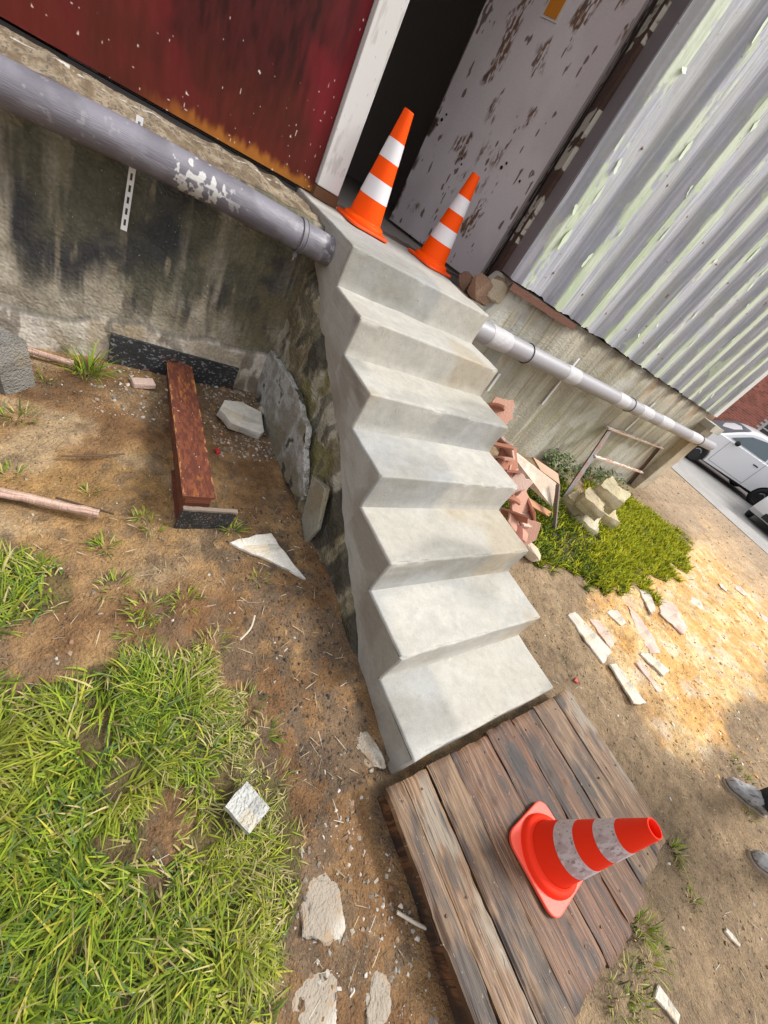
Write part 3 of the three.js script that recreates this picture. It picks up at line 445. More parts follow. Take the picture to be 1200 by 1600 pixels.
const stripM = mat([0.78, 0.78, 0.79], 0.45, { metalness: 0.1 });
{ // slotted steel strip behind the left pipe
  const s = new THREE.Shape([[-0.011, 0], [0.011, 0], [0.011, 0.385], [-0.011, 0.385]].map(q => new THREE.Vector2(...q)));
  for (let i = 0; i < 9; i++) { const y = 0.018 + i * 0.041; const h = new THREE.Path(); h.moveTo(-0.004, y); h.lineTo(0.004, y); h.lineTo(0.004, y + 0.024); h.lineTo(-0.004, y + 0.024); h.closePath(); s.holes.push(h); }
  const g = new THREE.ExtrudeGeometry(s, { depth: 0.003, bevelEnabled: false }); g.rotateZ(-0.045); g.translate(-0.815, 0.885, -0.272);
  solo('slotted_strip', g, stripM, 'white slotted metal strip hanging behind the grey pipe on the black-stained wall', 'metal strip');
}
{
  const L = [[[905, 560], [847, 632], 'white metal strip on the beige wall, next to the first tape wrap', 0], [[1024, 629], [977, 673], 'white metal strip on the beige wall above the leaning metal frame', 0], [[781, 584], [762, 611], 'short white metal strip on the beige wall close to the steps', 0]];
  for (const [a, b, l] of L) { const A = at(...a, 2, -0.28), B = at(...b, 2, -0.28); solo('wall_strip', bar(A, B, 0.028, 0.006), stripM, l, 'metal strip'); }
}

// ------------------------------------------------------------ traffic cones
function lathe(pr, n = 40) { return new THREE.LatheGeometry(pr.map(q => new THREE.Vector2(...q)), n); }
const coneBand = tex(512, 256, (u, v) => { const a = fbm(u * 18, v * 7, 4, 0), b = fbm(u * 60, v * 22, 3); let c = [0.62, 0.53, 0.53]; c = mixc(c, [0.36, 0.22, 0.21], ss(0.42, 0.66, a * 0.7 + b * 0.3) * 0.6); c = mixc(c, [0.18, 0.10, 0.10], ss(0.66, 0.76, b) * 0.6); return c; });
function cone(label, pos, turn, Hc, side, col, bandMat, group, colDust) {
  const t = thing('traffic_cone', label, 'traffic cone', pos, turn, group);
  const pl = new THREE.MeshPhysicalMaterial({ color: lin(...col), roughness: 0.55, specularIntensity: 0.3, side: THREE.DoubleSide }), flangeM = mat(colDust || col, 0.5, { bumpMap: grit, bumpScale: 0.001 });
  const h = side / 2, rc = side * 0.19, s = new THREE.Shape(); s.moveTo(-h + rc, -h); s.lineTo(h - rc, -h); s.quadraticCurveTo(h, -h, h, -h + rc); s.lineTo(h, h - rc); s.quadraticCurveTo(h, h, h - rc, h); s.lineTo(-h + rc, h); s.quadraticCurveTo(-h, h, -h, h - rc); s.lineTo(-h, -h + rc); s.quadraticCurveTo(-h, -h, -h + rc, -h);
  part('base', new THREE.ExtrudeGeometry(s, { depth: 0.008, bevelEnabled: true, bevelSize: 0.004, bevelThickness: 0.003, bevelSegments: 2, curveSegments: 8 }).rotateX(-Math.PI / 2).translate(0, 0.004, 0), flangeM, t);
  const rb = side * 0.37, rt = side * 0.105, y0 = 0.045;
  part('collar', lathe([[side * 0.48, 0.012], [side * 0.475, 0.022], [side * 0.46, 0.033], [side * 0.44, 0.038], [side * 0.41, 0.040], [rb + 0.006, 0.041], [rb + 0.001, 0.048]]), pl, t);
  const rad = y => lerp(rb, rt, (y - y0) / (Hc - y0)), Y = f => lerp(y0, Hc, f);
  const fr = [0.0, 0.205, 0.385, 0.565, 0.745, 1];
  for (let i = 0; i < 5; i++) {
    const a = Y(fr[i]) - (i ? 0 : 0.003), b = Y(fr[i + 1]);
    if (i % 2) part('reflective_band', lathe([[rad(a) - 0.0005, a], [rad(a) + 0.0012, a + 0.0015], [rad(b) + 0.0012, b - 0.0015], [rad(b) - 0.0005, b]], 48), bandMat, t);
    else part('cone_section', lathe(i < 4 ? [[rad(a), a], [rad(b), b]] : [[rad(a), a], [rad(b) + 0.0005, b - 0.004], [rad(b), b], [rad(b) - 0.004, b], [rad(b) - 0.005, b - 0.02], [rad(a) - 0.006, a]], 48), pl, t);
  }
  return t;
}
const newBand = mat([0.80, 0.78, 0.80], 0.4), dirtyBand = mat([1, 1, 1], 0.6, { map: coneBand });
cone('clean orange traffic cone with white bands beside the white door post', [0.352, G + 0.003, -0.648], 0.03, 0.545, 0.262, [1.0, 0.088, 0.0], newBand);
cone('clean orange traffic cone with white bands in front of the rusty steel door', [0.925, G + 0.003, -0.668], 0.15, 0.53, 0.26, [1.0, 0.088, 0.0], newBand);
cone('scuffed red traffic cone with grimy bands standing on the wooden pallet', [0.428, 0.126, 2.308], 0.08, 0.475, 0.262, [0.93, 0.036, 0.010], dirtyBand, undefined, [0.92, 0.10, 0.055]);

// ------------------------------------------------------------ wooden pallet
function woodTex(c1, c2, c3, sd) { return tex(512, 1024, (u, v) => { u *= 2.1; v *= 2.2; const w = fbm(u * 3 + sd, v * 2.2, 3), g = fbm(u * 46 + w * 9 + sd, v * 3.1, 4), f = fbm(u * 150 + sd, v * 9, 3), b = fbm(u * 4 + sd * 2, v * 5, 4), kx = (md(u + sd * 0.3, 1) - 0.5) * 0.24, ky = md(v * 0.8 + sd, 0.5) - 0.22, kn = Math.hypot(kx / 0.022, ky / 0.035); let c = mixc(c1, c2, ss(0.36, 0.64, g)); c = mixc(c, c3, ss(0.48, 0.66, b) * 0.8); c = mixc(c, [0.03, 0.022, 0.017], ss(0.60, 0.68, g * 0.4 + f * 0.6)); c = mixc(c, [0.022, 0.02, 0.02], ss(0.52, 0.70, fbm(u * 4 + 40 + sd, v * 4, 4)) * 0.75); if (kn < 1.4) c = mixc(c, [0.07, 0.04, 0.025], ss(1.4, 0.6, kn + 0.3 * Math.sin(kn * 14))); if (n2(u * 70 + sd, v * 120) > 0.965) c = [0.55, 0.48, 0.36]; return c; }); }
const woodBump = gtex(512, 1024, (u, v) => { const w = fbm(u * 3, v * 2, 3); return 0.6 * fbm(u * 46 + w * 9, v * 3.1, 4) + 0.4 * fbm(u * 130, v * 7, 3); });
const woods = [woodTex([0.11, 0.050, 0.022], [0.28, 0.145, 0.070], [0.16, 0.075, 0.032], 1), woodTex([0.19, 0.105, 0.052], [0.38, 0.245, 0.14], [0.33, 0.29, 0.23], 4.4), woodTex([0.08, 0.036, 0.017], [0.22, 0.10, 0.045], [0.06, 0.05, 0.045], 8.7), woodTex([0.19, 0.115, 0.06], [0.34, 0.22, 0.125], [0.11, 0.055, 0.026], 12.9)].map(t => mat([0.78, 0.74, 0.69], 0.6, { map: t, bumpMap: woodBump, bumpScale: 0.006 }));
{
  const t = thing('wooden_pallet', 'weathered wooden pallet of brown planks at the foot of the steps', 'pallet');
  const nailG = new THREE.CylinderGeometry(0.0045, 0.0045, 0.004, 10), nailM = mat([0.09, 0.05, 0.035], 0.6, { metalness: 0.5 });
  const xe = [-0.106, -0.028, 0.09, 0.226, 0.463, 0.66, 0.847, 1.044, 1.207], end = [2.66, 2.645, 2.64, 2.63, 2.645, 2.63, 2.60, 2.585], gap = [0.003, 0.009, 0.003, 0.010, 0.003, 0.011, 0.007], wm = [3, 1, 3, 0, 2, 0, 3, 1];
  for (let i = 0; i < 8; i++) {
    const a = xe[i] + (i ? gap[i - 1] / 2 : 0), b = xe[i + 1] - (i < 7 ? gap[i] / 2 : 0), z0 = 1.872 + rr(-0.004, 0.008), z1 = end[i], w = b - a, L = z1 - z0, g = new THREE.BoxGeometry(w, 0.028, L, 10, 3, 60);
    const p = g.attributes.position, uv = g.attributes.uv, ph = i * 7.3;
    for (let k = 0; k < p.count; k++) {
      const x = p.getX(k), y = p.getY(k), z = p.getZ(k), ex = w / 2 - Math.abs(x), ez = L / 2 - Math.abs(z); let dy = 0;
      if (y > 0) { dy -= 0.006 * ss(0.012, 0, ex) * (0.35 + fbm(z * 9 + ph, 3, 3)) + 0.004 * ss(0.012, 0, ez); dy += (fbm((x + ph) * 22, z * 3, 3) - 0.5) * 0.007; const gash = fbm((x + ph) * 60, z * 5, 3); dy -= 0.008 * ss(0.68, 0.74, gash); }
      const dx = ex < 0.003 ? (fbm(z * 14 + ph, Math.sign(x) * 3, 3) - 0.5) * 0.006 : 0, dz = ez < 0.003 ? (fbm(x * 30 + ph, Math.sign(z) * 2, 3) - 0.5) * 0.010 : 0;
      p.setXYZ(k, x + dx, y + dy, z + dz); uv.setXY(k, 0.02 + (x + w / 2) / 0.5 + (i * 0.23) % 0.5, 0.02 + (z + L / 2) / 1.87 + (i * 0.17) % 0.5);
    }
    g.computeVertexNormals(); g.translate((a + b) / 2, 0.106, (z0 + z1) / 2); part('plank', g, woods[wm[i]], t); for (const z of [1.93, 2.25, 2.55]) for (const f of w > 0.15 ? [0.25, 0.75] : [0.5]) { const n = part('nail', nailG, nailM, t); n.position.set(lerp(a, b, f), 0.1195, z + rr(-0.012, 0.012)); }
  }
  for (const z of [1.925, 2.25, 2.56]) part('bearer', boxUV(crack(new THREE.BoxGeometry(1.28, 0.074, 0.08, 30, 2, 2).translate(0.55, 0.053, z), 0.008, 14)), woods[0], t);
  part('edge_board', boxUV(crack(new THREE.BoxGeometry(0.022, 0.09, 0.72, 2, 3, 40).translate(-0.082, 0.044, 2.26), 0.003, 14)), woods[2], t);
}

// ------------------------------------------------------------ rusty beam with end plates
{
  const t = thing('steel_beam', 'rust-red steel beam with black end plates lying against the stained wall', 'steel beam');
  const rustMap = tex(512, 1024, (u, v) => { const a = fbm(u * 5, v * 7, 4), b = fbm(u * 26, v * 34, 4), s = n2(u * 34, v * 62); let c = mixc([0.105, 0.026, 0.012], [0.185, 0.05, 0.02], ss(0.35, 0.65, b)); c = mixc(c, [0.38, 0.135, 0.02], ss(0.60, 0.76, a * 0.75 + b * 0.25) * 0.75); const e = Math.min(md(u * 2, 1), 1 - md(u * 2, 1)); c = mixc(c, [0.40, 0.20, 0.07], ss(0.07, 0.02, e) * ss(0.56, 0.64, b) * 0.8); if (s > 0.965) c = [0.66, 0.6, 0.5]; return c; });
  const rm = mat([1, 1, 1], 0.8, { map: rustMap, bumpMap: grit, bumpScale: 0.003 });
  const blk = mat([1, 1, 1], 0.7, { map: tex(512, 256, (u, v) => { const a = fbm(u * 14, v * 7, 4), b = fbm(u * 50, v * 22, 3); let c = mixc([0.012, 0.012, 0.013], [0.035, 0.035, 0.036], a); c = mixc(c, [0.30, 0.31, 0.31], ss(0.62, 0.72, b) * 0.6); c = mixc(c, [0.22, 0.07, 0.025], ss(0.62, 0.74, fbm(u * 5 + 3, v * 4, 3)) * ss(0.5, 0.6, b) * 0.6); return c; }), bumpMap: grit, bumpScale: 0.003 });
  const A = V(-0.522, 0.274, -0.262), B = V(-0.574, 0.262, 0.70), d = B.clone().sub(A), L = d.length();
  const pr = new THREE.Shape(); const w = 0.06, hh = 0.078, f = 0.009, wb = 0.047; [[-w, hh], [w, hh], [w, hh - f], [wb, hh - f * 1.3], [wb, -hh + f * 1.3], [w, -hh + f], [w, -hh], [-w, -hh], [-w, -hh + f], [-wb, -hh + f * 1.3], [-wb, hh - f * 1.3], [-w, hh - f]].forEach((q, i) => i ? pr.lineTo(...q) : pr.moveTo(...q));
  const g = new THREE.ExtrudeGeometry(pr, { depth: L, bevelEnabled: true, bevelSize: 0.0015, bevelThickness: 0.0015, bevelSegments: 1, steps: 20 });
  { const p = g.attributes.position, uv = []; for (let i = 0; i < p.count; i++) { const x = p.getX(i), y = p.getY(i); uv.push(y > hh - f * 0.8 ? (x + w) / 0.12 * 0.5 : 0.5 + (y + hh) / 0.25, p.getZ(i) / 1.0); } g.setAttribute('uv', new THREE.Float32BufferAttribute(uv, 2)); }
  g.applyQuaternion(new THREE.Quaternion().setFromUnitVectors(V(0, 0, 1), d.clone().normalize())); g.translate(A.x, A.y, A.z); part('beam_body', g, rm, t);
  const far = part('end_plate', box(0.61, 0.185, 0.014, 0, 0, 0, 0.003), blk, t); far.position.set(-0.524, 0.318, -0.276); far.rotation.set(-0.03, 0, -0.04);
  const P = [[285, 785, 0.708], [372, 795, 0.712], [350, 838, 0.742], [270, 835, 0.742]].map(q => at(q[0], q[1], 2, q[2]));
  const cen = P.reduce((a, b) => a.add(b), V(0, 0, 0).clone()).multiplyScalar(0.25);
  const near = part('end_plate', box(0.215, 0.165, 0.013, 0, 0, 0, 0.003), blk, t); near.position.copy(cen); near.rotation.set(0.17, -0.03, -0.06);
  part('rusty_edge', crack(new THREE.BoxGeometry(0.213, 0.012, 0.017, 30, 1, 1).translate(0, 0.082, 0), 0.006, 40), mat([0.42, 0.33, 0.26], 0.9, { bumpMap: grit, bumpScale: 0.006 }), near);
}

// ------------------------------------------------------------ stones, slabs and scraps on the left
function put(name, geo, m, x, z, label, cat, group, dy = 0, rot = [0, 0, 0]) { const o = solo(name, geo, m, label, cat, group); o.position.set(x, gy(x, z) + dy, z); o.rotation.set(...rot); return o; }
function lump(sx, sy, sz, k = 1) { const g = new THREE.IcosahedronGeometry(1, 12), p = g.attributes.position, o = rr(0, 50), uv = []; for (let i = 0; i < p.count; i++) { let x = p.getX(i), y = p.getY(i), z = p.getZ(i); let d = 1 + k * ((n3(x * 1.6 + o, y * 1.6 + 7, z * 1.6 + 5) - 0.5) * 0.75 + (n3(x * 4 + o, y * 4 + 9, z * 4 + 8) - 0.5) * 0.3 + (n3(x * 13 + o, y * 13 + 3, z * 13 + 20) - 0.5) * 0.1); if (y > 0.35) y = 0.35 + (y - 0.35) * 0.35; p.setXYZ(i, x * d * sx, y * d * sy, z * d * sz); uv.push(p.getX(i) * 1.2, p.getZ(i) * 1.2 + p.getY(i)); } g.setAttribute('uv', new THREE.Float32BufferAttribute(uv, 2)); const m = mergeVertices(g, 1e-5); m.computeVertexNormals(); return m; }
const dirtyStone = mat([1, 1, 1], 0.95, { map: tex(512, 512, (u, v) => { const a = fbm(u * 6, v * 6, 4, 6), b = fbm(u * 30, v * 30, 4, 30); let c = mixc([0.33, 0.28, 0.22], [0.50, 0.465, 0.40], ss(0.35, 0.6, a)); c = mixc(c, [0.34, 0.24, 0.15], ss(0.48, 0.62, a * 0.4 + b * 0.6) * 0.85); return c; }), bumpMap: grit, bumpScale: 0.005 });
put('stone', crack(slab([[-0.11, -0.06], [-0.02, -0.11], [0.085, -0.09], [0.125, 0.06], [0.11, 0.085], [-0.05, 0.1], [-0.12, 0.03]], 0.045, 0.004), 0.012, 12), M.paleStone, -0.225, -0.005, 'flat pale stone slab lying beside the rusty beam', 'stone', undefined, 0.012, [0.10, -0.35, -0.05]);
put('stone', rock(0.042, 0.03, 0.04), M.stone, -0.07, -0.10, 'small grey stone between the pale slab and the old foundation', 'stone', undefined, 0);
put('brick_fragment', crack(boxUV(new RoundedBoxGeometry(0.10, 0.03, 0.055, 2, 0.006)), 0.012, 30), mat([0.55, 0.40, 0.33], 0.95, { bumpMap: grit, bumpScale: 0.006 }), -0.69, -0.14, 'pinkish brick fragment by the black end plate', 'brick', undefined, 0.014, [0.05, 0.2, 0.04]);
put('stone_slab', slab([[-0.16, -0.02], [-0.04, -0.055], [0.03, -0.06], [0.07, 0.05], [0.125, 0.19], [0.04, 0.12], [-0.08, 0.04]], 0.012, 0.008), mat([1.3, 1.28, 1.24], 0.9, { map: concMap, bumpMap: grit, bumpScale: 0.005 }), -0.275, 0.83, 'thin triangular white slab sunk in the brown soil', 'slab', undefined, 0.0, [0.06, 0, 0.02]);
put('paving_fragment', boxUV(crack(new THREE.BoxGeometry(0.082, 0.022, 0.105, 6, 2, 6), 0.006, 40)), mat([0.98, 1.02, 1.04], 0.85, { map: concMap, bumpMap: grit, bumpScale: 0.01 }), -0.565, 1.745, 'squarish grey paving fragment lying in the grass', 'paving fragment', undefined, 0.05, [0.05, 0.5, -0.04]);
put('boulder', lump(0.05, 0.045, 0.11), dirtyStone, -0.09, 1.70, 'whitish weathered stone standing against the lowest step', 'stone', undefined, -0.02, [0, 0.35, 0]);
put('boulder', lump(0.062, 0.024, 0.075), dirtyStone, -0.40, 2.06, 'rough white stone at the edge of the grass', 'stone', undefined, -0.005, [0, 0.3, 0]);
put('boulder', lump(0.09, 0.022, 0.085), dirtyStone, -0.47, 2.21, 'broad dirty white stone half buried beside the grass', 'stone', undefined, -0.006, [0, 0.2, 0]);
put('boulder', lump(0.055, 0.02, 0.045), dirtyStone, -0.31, 2.30, 'whitish stone in the gravel next to the pallet side', 'stone', undefined, -0.004, [0, 0.9, 0]);
{ // wedge of dark concrete
  const g = new THREE.BoxGeometry(0.17, 0.20, 0.13, 6, 6, 6).toNonIndexed(); const p = g.attributes.position; for (let i = 0; i < p.count; i++) p.setX(i, p.getX(i) * (1 - 0.3 * (p.getY(i) + 0.1) / 0.2));
  put('concrete_block', boxUV(crack(g, 0.018, 10)), mat([0.42, 0.41, 0.40], 0.92, { map: concMap, bumpMap: grit, bumpScale: 0.012 }), -1.20, -0.03, 'dark wedge-shaped concrete block by the foot of the wall', 'concrete block', undefined, 0.085, [0.1, -0.75, 0.08]);
}
const poleM = mat([0.62, 0.44, 0.36], 0.85, { bumpMap: woodBump, bumpScale: 0.006, map: tex(256, 256, (u, v) => { const a = fbm(u * 4, v * 26, 4); return mixc([0.55, 0.5, 0.47], [0.95, 0.9, 0.86], ss(0.3, 0.6, a)); }) });
{ const A = at(0, 770, 1, 0.225), B = at(155, 803, 1, 0.222), d = B.clone().sub(A); const C0 = A.clone().addScaledVector(d, -1.2); solo('wooden_pole', merge([crack(tube([C0, A.clone().add(V(0, 0.004, 0)), B], 0.0165, 60, 12), 0.006, 30)]), poleM, 'long pinkish wooden pole lying on bare soil before the grass', 'pole'); solo('twig', tube([A.clone().lerp(B, 0.5).add(V(0.01, 0.02, -0.012)), B.clone().add(V(0.045, 0.0, 0.0))], 0.004, 8, 6), mat([0.07, 0.045, 0.03], 0.9), 'thin black stick lying along the pinkish pole', 'stick'); }
{ const A = at(44, 547, 1, 0.295), B = at(115, 568, 1, 0.292); solo('wooden_pole', crack(tube([A.clone().addScaledVector(B.clone().sub(A), -1), A, B], 0.014, 30, 12), 0.004, 30), poleM, 'short pinkish pole poking out behind the dark concrete block', 'pole'); }
for (const [px, py, qx, qy, y, r, l] of [[95, 713, 195, 709, 0.222, 0.004, 'dry twig on the ochre soil left of the beam'], [375, 1000, 398, 962, 0.16, 0.004, 'pale straw stalk standing out by the grass edge'], [620, 1425, 665, 1450, 0.02, 0.006, 'bleached split stick beside the pallet']]) { const A = at(px, py, 1, y), B = at(qx, qy, 1, y); solo('twig', tube([A, A.clone().lerp(B, 0.5).add(V(0.006, 0.006, 0.01)), B], r, 10, 6), mat(l.includes('dry') ? [0.12, 0.075, 0.045] : [0.55, 0.48, 0.38], 0.9), l, 'stick'); }

// ------------------------------------------------------------ right of the steps: rubble, boards, frame, blocks, slabs
const tileM = [mat([0.40, 0.165, 0.10], 0.85, { bumpMap: grit, bumpScale: 0.004 }), mat([0.50, 0.27, 0.19], 0.85, { bumpMap: grit, bumpScale: 0.004 }), mat([0.60, 0.42, 0.34], 0.9, { bumpMap: grit, bumpScale: 0.004 }), mat([0.26, 0.09, 0.06], 0.9)];
const tileSpots = [[772, 632, 1.22], [783, 645, 1.3], [778, 690, 1.36], [786, 700, 1.45], [782, 712, 1.4], [792, 722, 1.5], [790, 735, 1.44], [798, 742, 1.55], [797, 755, 1.5], [806, 762, 1.6], [800, 775, 1.5], [812, 790, 1.62], [806, 803, 1.52], [818, 808, 1.66], [812, 822, 1.55], [826, 800, 1.75], [803, 832, 1.48], [822, 832, 1.66]];
tileSpots.forEach(([px, py, x], i) => {
  const P = at(px, py, 0, x), s = rr(0.13, 0.2), R0 = s * rr(0.7, 1.0), th = 0.014, sp = rr(0.9, 1.4), L = s * rr(0.9, 1.6); const sh = new THREE.Shape(); sh.absarc(0, 0, R0, -sp / 2, sp / 2, false); sh.absarc(0, 0, R0 - th, sp / 2, -sp / 2, true);
  const g = i % 2 ? slab([[-s * 0.6, -s * 0.4], [s * 0.3, -s * 0.55], [s * 0.7, s * 0.1], [s * 0.1, s * 0.5], [-s * 0.5, s * 0.35]], 0.014, 0.01) : crack(boxUV(new THREE.ExtrudeGeometry(sh, { depth: L, bevelEnabled: false, curveSegments: 6, steps: 3 }).translate(-R0, 0, -L / 2)), 0.03, 9), o = solo('roof_tile', g, tileM[[0, 1, 0, 2, 1, 0, 3, 1, 0, 2][i % 10]], i < 2 ? ['dark red ribbed tile piece leaning on the wall behind the upper steps', 'orange tile piece leaning on the wall behind the upper steps'][i] : 'broken red clay roof tile heaped against the right side of the steps', 'roof tile', i < 2 ? undefined : 'broken tiles heaped beside the steps');
  o.position.copy(P); if (i % 2) o.rotation.set(rr(-0.5, 0.9), rr(0, 3.14), rr(-0.2, 0.9)); else o.rotation.set(rr(-0.6, 0.6), rr(0, 3.14), rr(0.7, 1.9));
});
{ // earth and plaster heap under the tiles
  const g = sheet(range(1.0, 2.1, 40), range(-0.29, 1.05, 44), (x, z) => [x, gy(x, z) - 0.02 + 0.42 * ss(2.0, 1.05, x + (fbm(x * 5, z * 5, 3) - 0.5) * 0.3) * ss(1.0, -0.1, z) + (fbm(x * 16, z * 16, 3) - 0.5) * 0.05, z], (x, z) => [x * 2, z * 2]);
  solo('rubble_heap', g, mat([0.50, 0.42, 0.34], 0.96, { map: soilMap, bumpMap: grit, bumpScale: 0.02 }), 'low heap of earth and plaster rubble beside the right of the steps', 'rubble');
}
function board(P, th, m, label, name = 'board', uvs = 1) { // four corner points, thickness below
  const n = P[1].clone().sub(P[0]).cross(P[3].clone().sub(P[0])).normalize(); const pos = [], q = P.map(p => p.clone().addScaledVector(n, th)); const F = [[P[0], P[1], P[2], P[3]], [q[3], q[2], q[1], q[0]], [P[1], P[0], q[0], q[1]], [P[2], P[1], q[1], q[2]], [P[3], P[2], q[2], q[3]], [P[0], P[3], q[3], q[0]]];
  for (const f of F) for (const i of [0, 1, 2, 0, 2, 3]) pos.push(f[i].x, f[i].y, f[i].z); const g = new THREE.BufferGeometry(); g.setAttribute('position', new THREE.Float32BufferAttribute(pos, 3)); g.computeVertexNormals(); return solo(name, boxUV(g, uvs), m, label, 'board');
}
const chip = mat([1, 1, 1], 0.85, { map: tex(512, 512, (u, v) => { const a = fbm(u * 9, v * 9, 4, 9), b = n2(u * 120, v * 120, 120); const k = 0.9 + 0.2 * (b - 0.5); const c = mixc([0.60, 0.47, 0.36], [0.74, 0.64, 0.53], ss(0.35, 0.65, a)); return c.map(q => q * k); }), bumpMap: grit, bumpScale: 0.003 });
board([at(787, 693, 1, 0.60), at(870, 757, 1, 0.42), at(863, 793, 1, 0.27), at(790, 728, 1, 0.42)], 0.022, chip, 'pale chipboard panel lying slanted on the rubble beside the steps');
board([at(833, 714, 1, 0.42), at(872, 740, 1, 0.34), at(875, 757, 1, 0.29), at(845, 735, 1, 0.35)], 0.02, mat([0.52, 0.33, 0.22], 0.85, { bumpMap: woodBump, bumpScale: 0.004 }), 'brown wooden board behind the pale chipboard panel');
board([at(775, 745, 1, 0.36), at(862, 800, 1, 0.2), at(858, 807, 1, 0.18), at(775, 757, 1, 0.33)], 0.018, mat([0.50, 0.24, 0.12], 0.85, { bumpMap: woodBump, bumpScale: 0.004 }), 'narrow orange-brown lath under the chipboard panel');
put('stone', crack(rock(0.075, 0.05, 0.14, 36), 0.02, 12), mat([0.62, 0.50, 0.36], 0.93, { bumpMap: grit, bumpScale: 0.01 }), 1.80, 0.93, 'tan stone beside the fifth step in the grass edge', 'stone', undefined, 0.0, [0, 0.3, 0]);
{ // metal frame leaning on the wall
  const t = thing('metal_frame', 'rusty grey metal frame with two crossbars leaning on the beige wall', 'metal frame');
  const rM = mat([1, 1, 1], 0.7, { map: tex(128, 512, (u, v) => { const a = fbm(u * 3, v * 22, 4), b = fbm(u * 12, v * 60, 3); let c = mixc([0.11, 0.10, 0.095], [0.22, 0.20, 0.19], b); c = mixc(c, [0.20, 0.085, 0.05], ss(0.52, 0.62, a)); return c; }), metalness: 0.2 }), oM = mat([1, 1, 1], 0.75, { map: tex(128, 512, (u, v) => { const a = fbm(u * 3 + 5, v * 26, 4); return mixc([0.72, 0.68, 0.62], [0.42, 0.17, 0.08], ss(0.44, 0.54, a)); }) });
  const T1 = at(955, 670, 2, -0.245), F1 = at(874, 790, 1, 0.1), T2 = at(1033, 699, 2, -0.245), F2 = at(985, 757, 1, -0.01);
  const angle = (a, b, m, n) => { const d = b.clone().sub(a).normalize(), s = V(1, 0, 0).cross(d).normalize(); part(n, merge([bar(a, b, 0.05, 0.008), bar(a.clone().addScaledVector(s, 0.024), b.clone().addScaledVector(s, 0.024), 0.008, 0.05)]), m, t); };
  angle(T1, F1, rM, 'rail'); angle(T2, F2, rM, 'rail');
  const T1b = at(928, 717, 0, lerp(T1.x, F1.x, 0.32)); part('crossbar', bar(at(949, 668, 2, -0.235), at(1035, 700, 2, -0.235), 0.045, 0.02), oM, t);
  part('crossbar', bar(T1.clone().lerp(F1, 0.38).add(V(0, 0, 0.02)), T2.clone().lerp(F2, 0.62).add(V(0, 0, 0.02)), 0.045, 0.02), oM, t);
  const a = at(872, 757, 1, 0.46), b = at(866, 825, 1, 0.14); solo('iron_stake', bar(a, b, 0.03, 0.03), rM, 'thin dark iron stake standing at the end of the chipboard panel', 'stake');
}
{ // stone blocks piled by the frame
  const bm = [mat([1.12, 1.0, 0.7], 0.93, { map: concMap, bumpMap: grit, bumpScale: 0.012 }), mat([1.0, 0.86, 0.60], 0.93, { map: concMap, bumpMap: grit, bumpScale: 0.012 }), mat([1.2, 1.12, 0.9], 0.93, { map: concMap, bumpMap: grit, bumpScale: 0.012 })];
  for (const [px, py, y, w, h, d, r, m, l] of [[912, 812, 0.10, 0.42, 0.15, 0.24, [0.1, 0.55, 0.06], 2, 'pale flat stone block at the bottom of the pile'], [893, 790, 0.16, 0.20, 0.2, 0.2, [0.2, 0.3, 0.2], 1, 'mossy brown block leaning at the side of the stone pile'], [921, 788, 0.30, 0.34, 0.13, 0.22, [0.12, 0.5, -0.05], 1, 'brown stone block in the middle of the pile'], [950, 775, 0.38, 0.36, 0.2, 0.26, [0.06, 0.35, 0.1], 0, 'yellowish square stone block on top of the pile'], [945, 803, 0.16, 0.30, 0.12, 0.2, [0.0, 0.8, 0.1], 0, 'ochre stone block resting in the moss beside the pile']]) {
    const P = at(px, py, 1, y); const o = solo('stone_block', boxUV(crack(crack(new THREE.BoxGeometry(w, h, d, 9, 6, 8), 0.07, 6), 0.02, 28)), bm[m], l, 'stone block', 'stone blocks piled by the metal frame'); o.position.copy(P); o.rotation.set(...r);
  }
}
function frag(px, h, m, label, group, name = 'slab_fragment') { const P = px.map(q => at(q[0], q[1], 1, h)); const c = P.reduce((a, b) => a.add(b), V(0, 0, 0)).multiplyScalar(1 / P.length); const Q = px.map(q => at(q[0], q[1], 1, h)); const o = solo(name, crack(slab(Q.map(p => [p.x - c.x, p.z - c.z]), 0.009, 0.008), 0.006, 20), m, label, 'slab', group); o.position.set(c.x, gy(c.x, c.z) + 0.001, c.z); return o; }
const white = mat([1.25, 1.19, 1.1], 0.85, { map: concMap, bumpMap: grit, bumpScale: 0.006 }), pink = mat([1.3, 1.0, 0.92], 0.85, { map: concMap, bumpMap: grit, bumpScale: 0.005 });
frag([[892, 958], [903, 953], [962, 1016], [947, 1034]], 0.05, white, 'long white slab fragment at the near edge of the orange sand');
frag([[955, 1037], [964, 1036], [1012, 1098], [992, 1098]], 0.045, white, 'narrow white slab sliver between brown soil and orange sand');
frag([[926, 965], [938, 962], [964, 1000], [960, 1010]], 0.045, pink, 'narrow pink slab fragment beside the long white one');
frag([[1030, 928], [1055, 945], [1077, 980], [1070, 990], [1034, 958]], 0.045, pink, 'broad pink slab fragment near the moss edge');
frag([[985, 945], [1000, 958], [1022, 990], [1036, 1018], [1020, 1018], [1000, 985]], 0.045, pink, 'long pink slab fragment among white ones in orange sand');
frag([[1002, 920], [1018, 918], [1027, 950], [1022, 958]], 0.05, white, 'white slab fragment touching the moss');
frag([[950, 955], [966, 952], [980, 972], [972, 976]], 0.045, white, 'small white slab piece at the end of the moss strip');
frag([[1003, 1020], [1015, 1018], [1048, 1045], [1040, 1055]], 0.04, white, 'white slab fragment in the middle of the orange sand');
frag([[995, 1035], [1003, 1034], [1035, 1078], [1028, 1080]], 0.04, pink, 'pale pink slab strip in the orange sand');
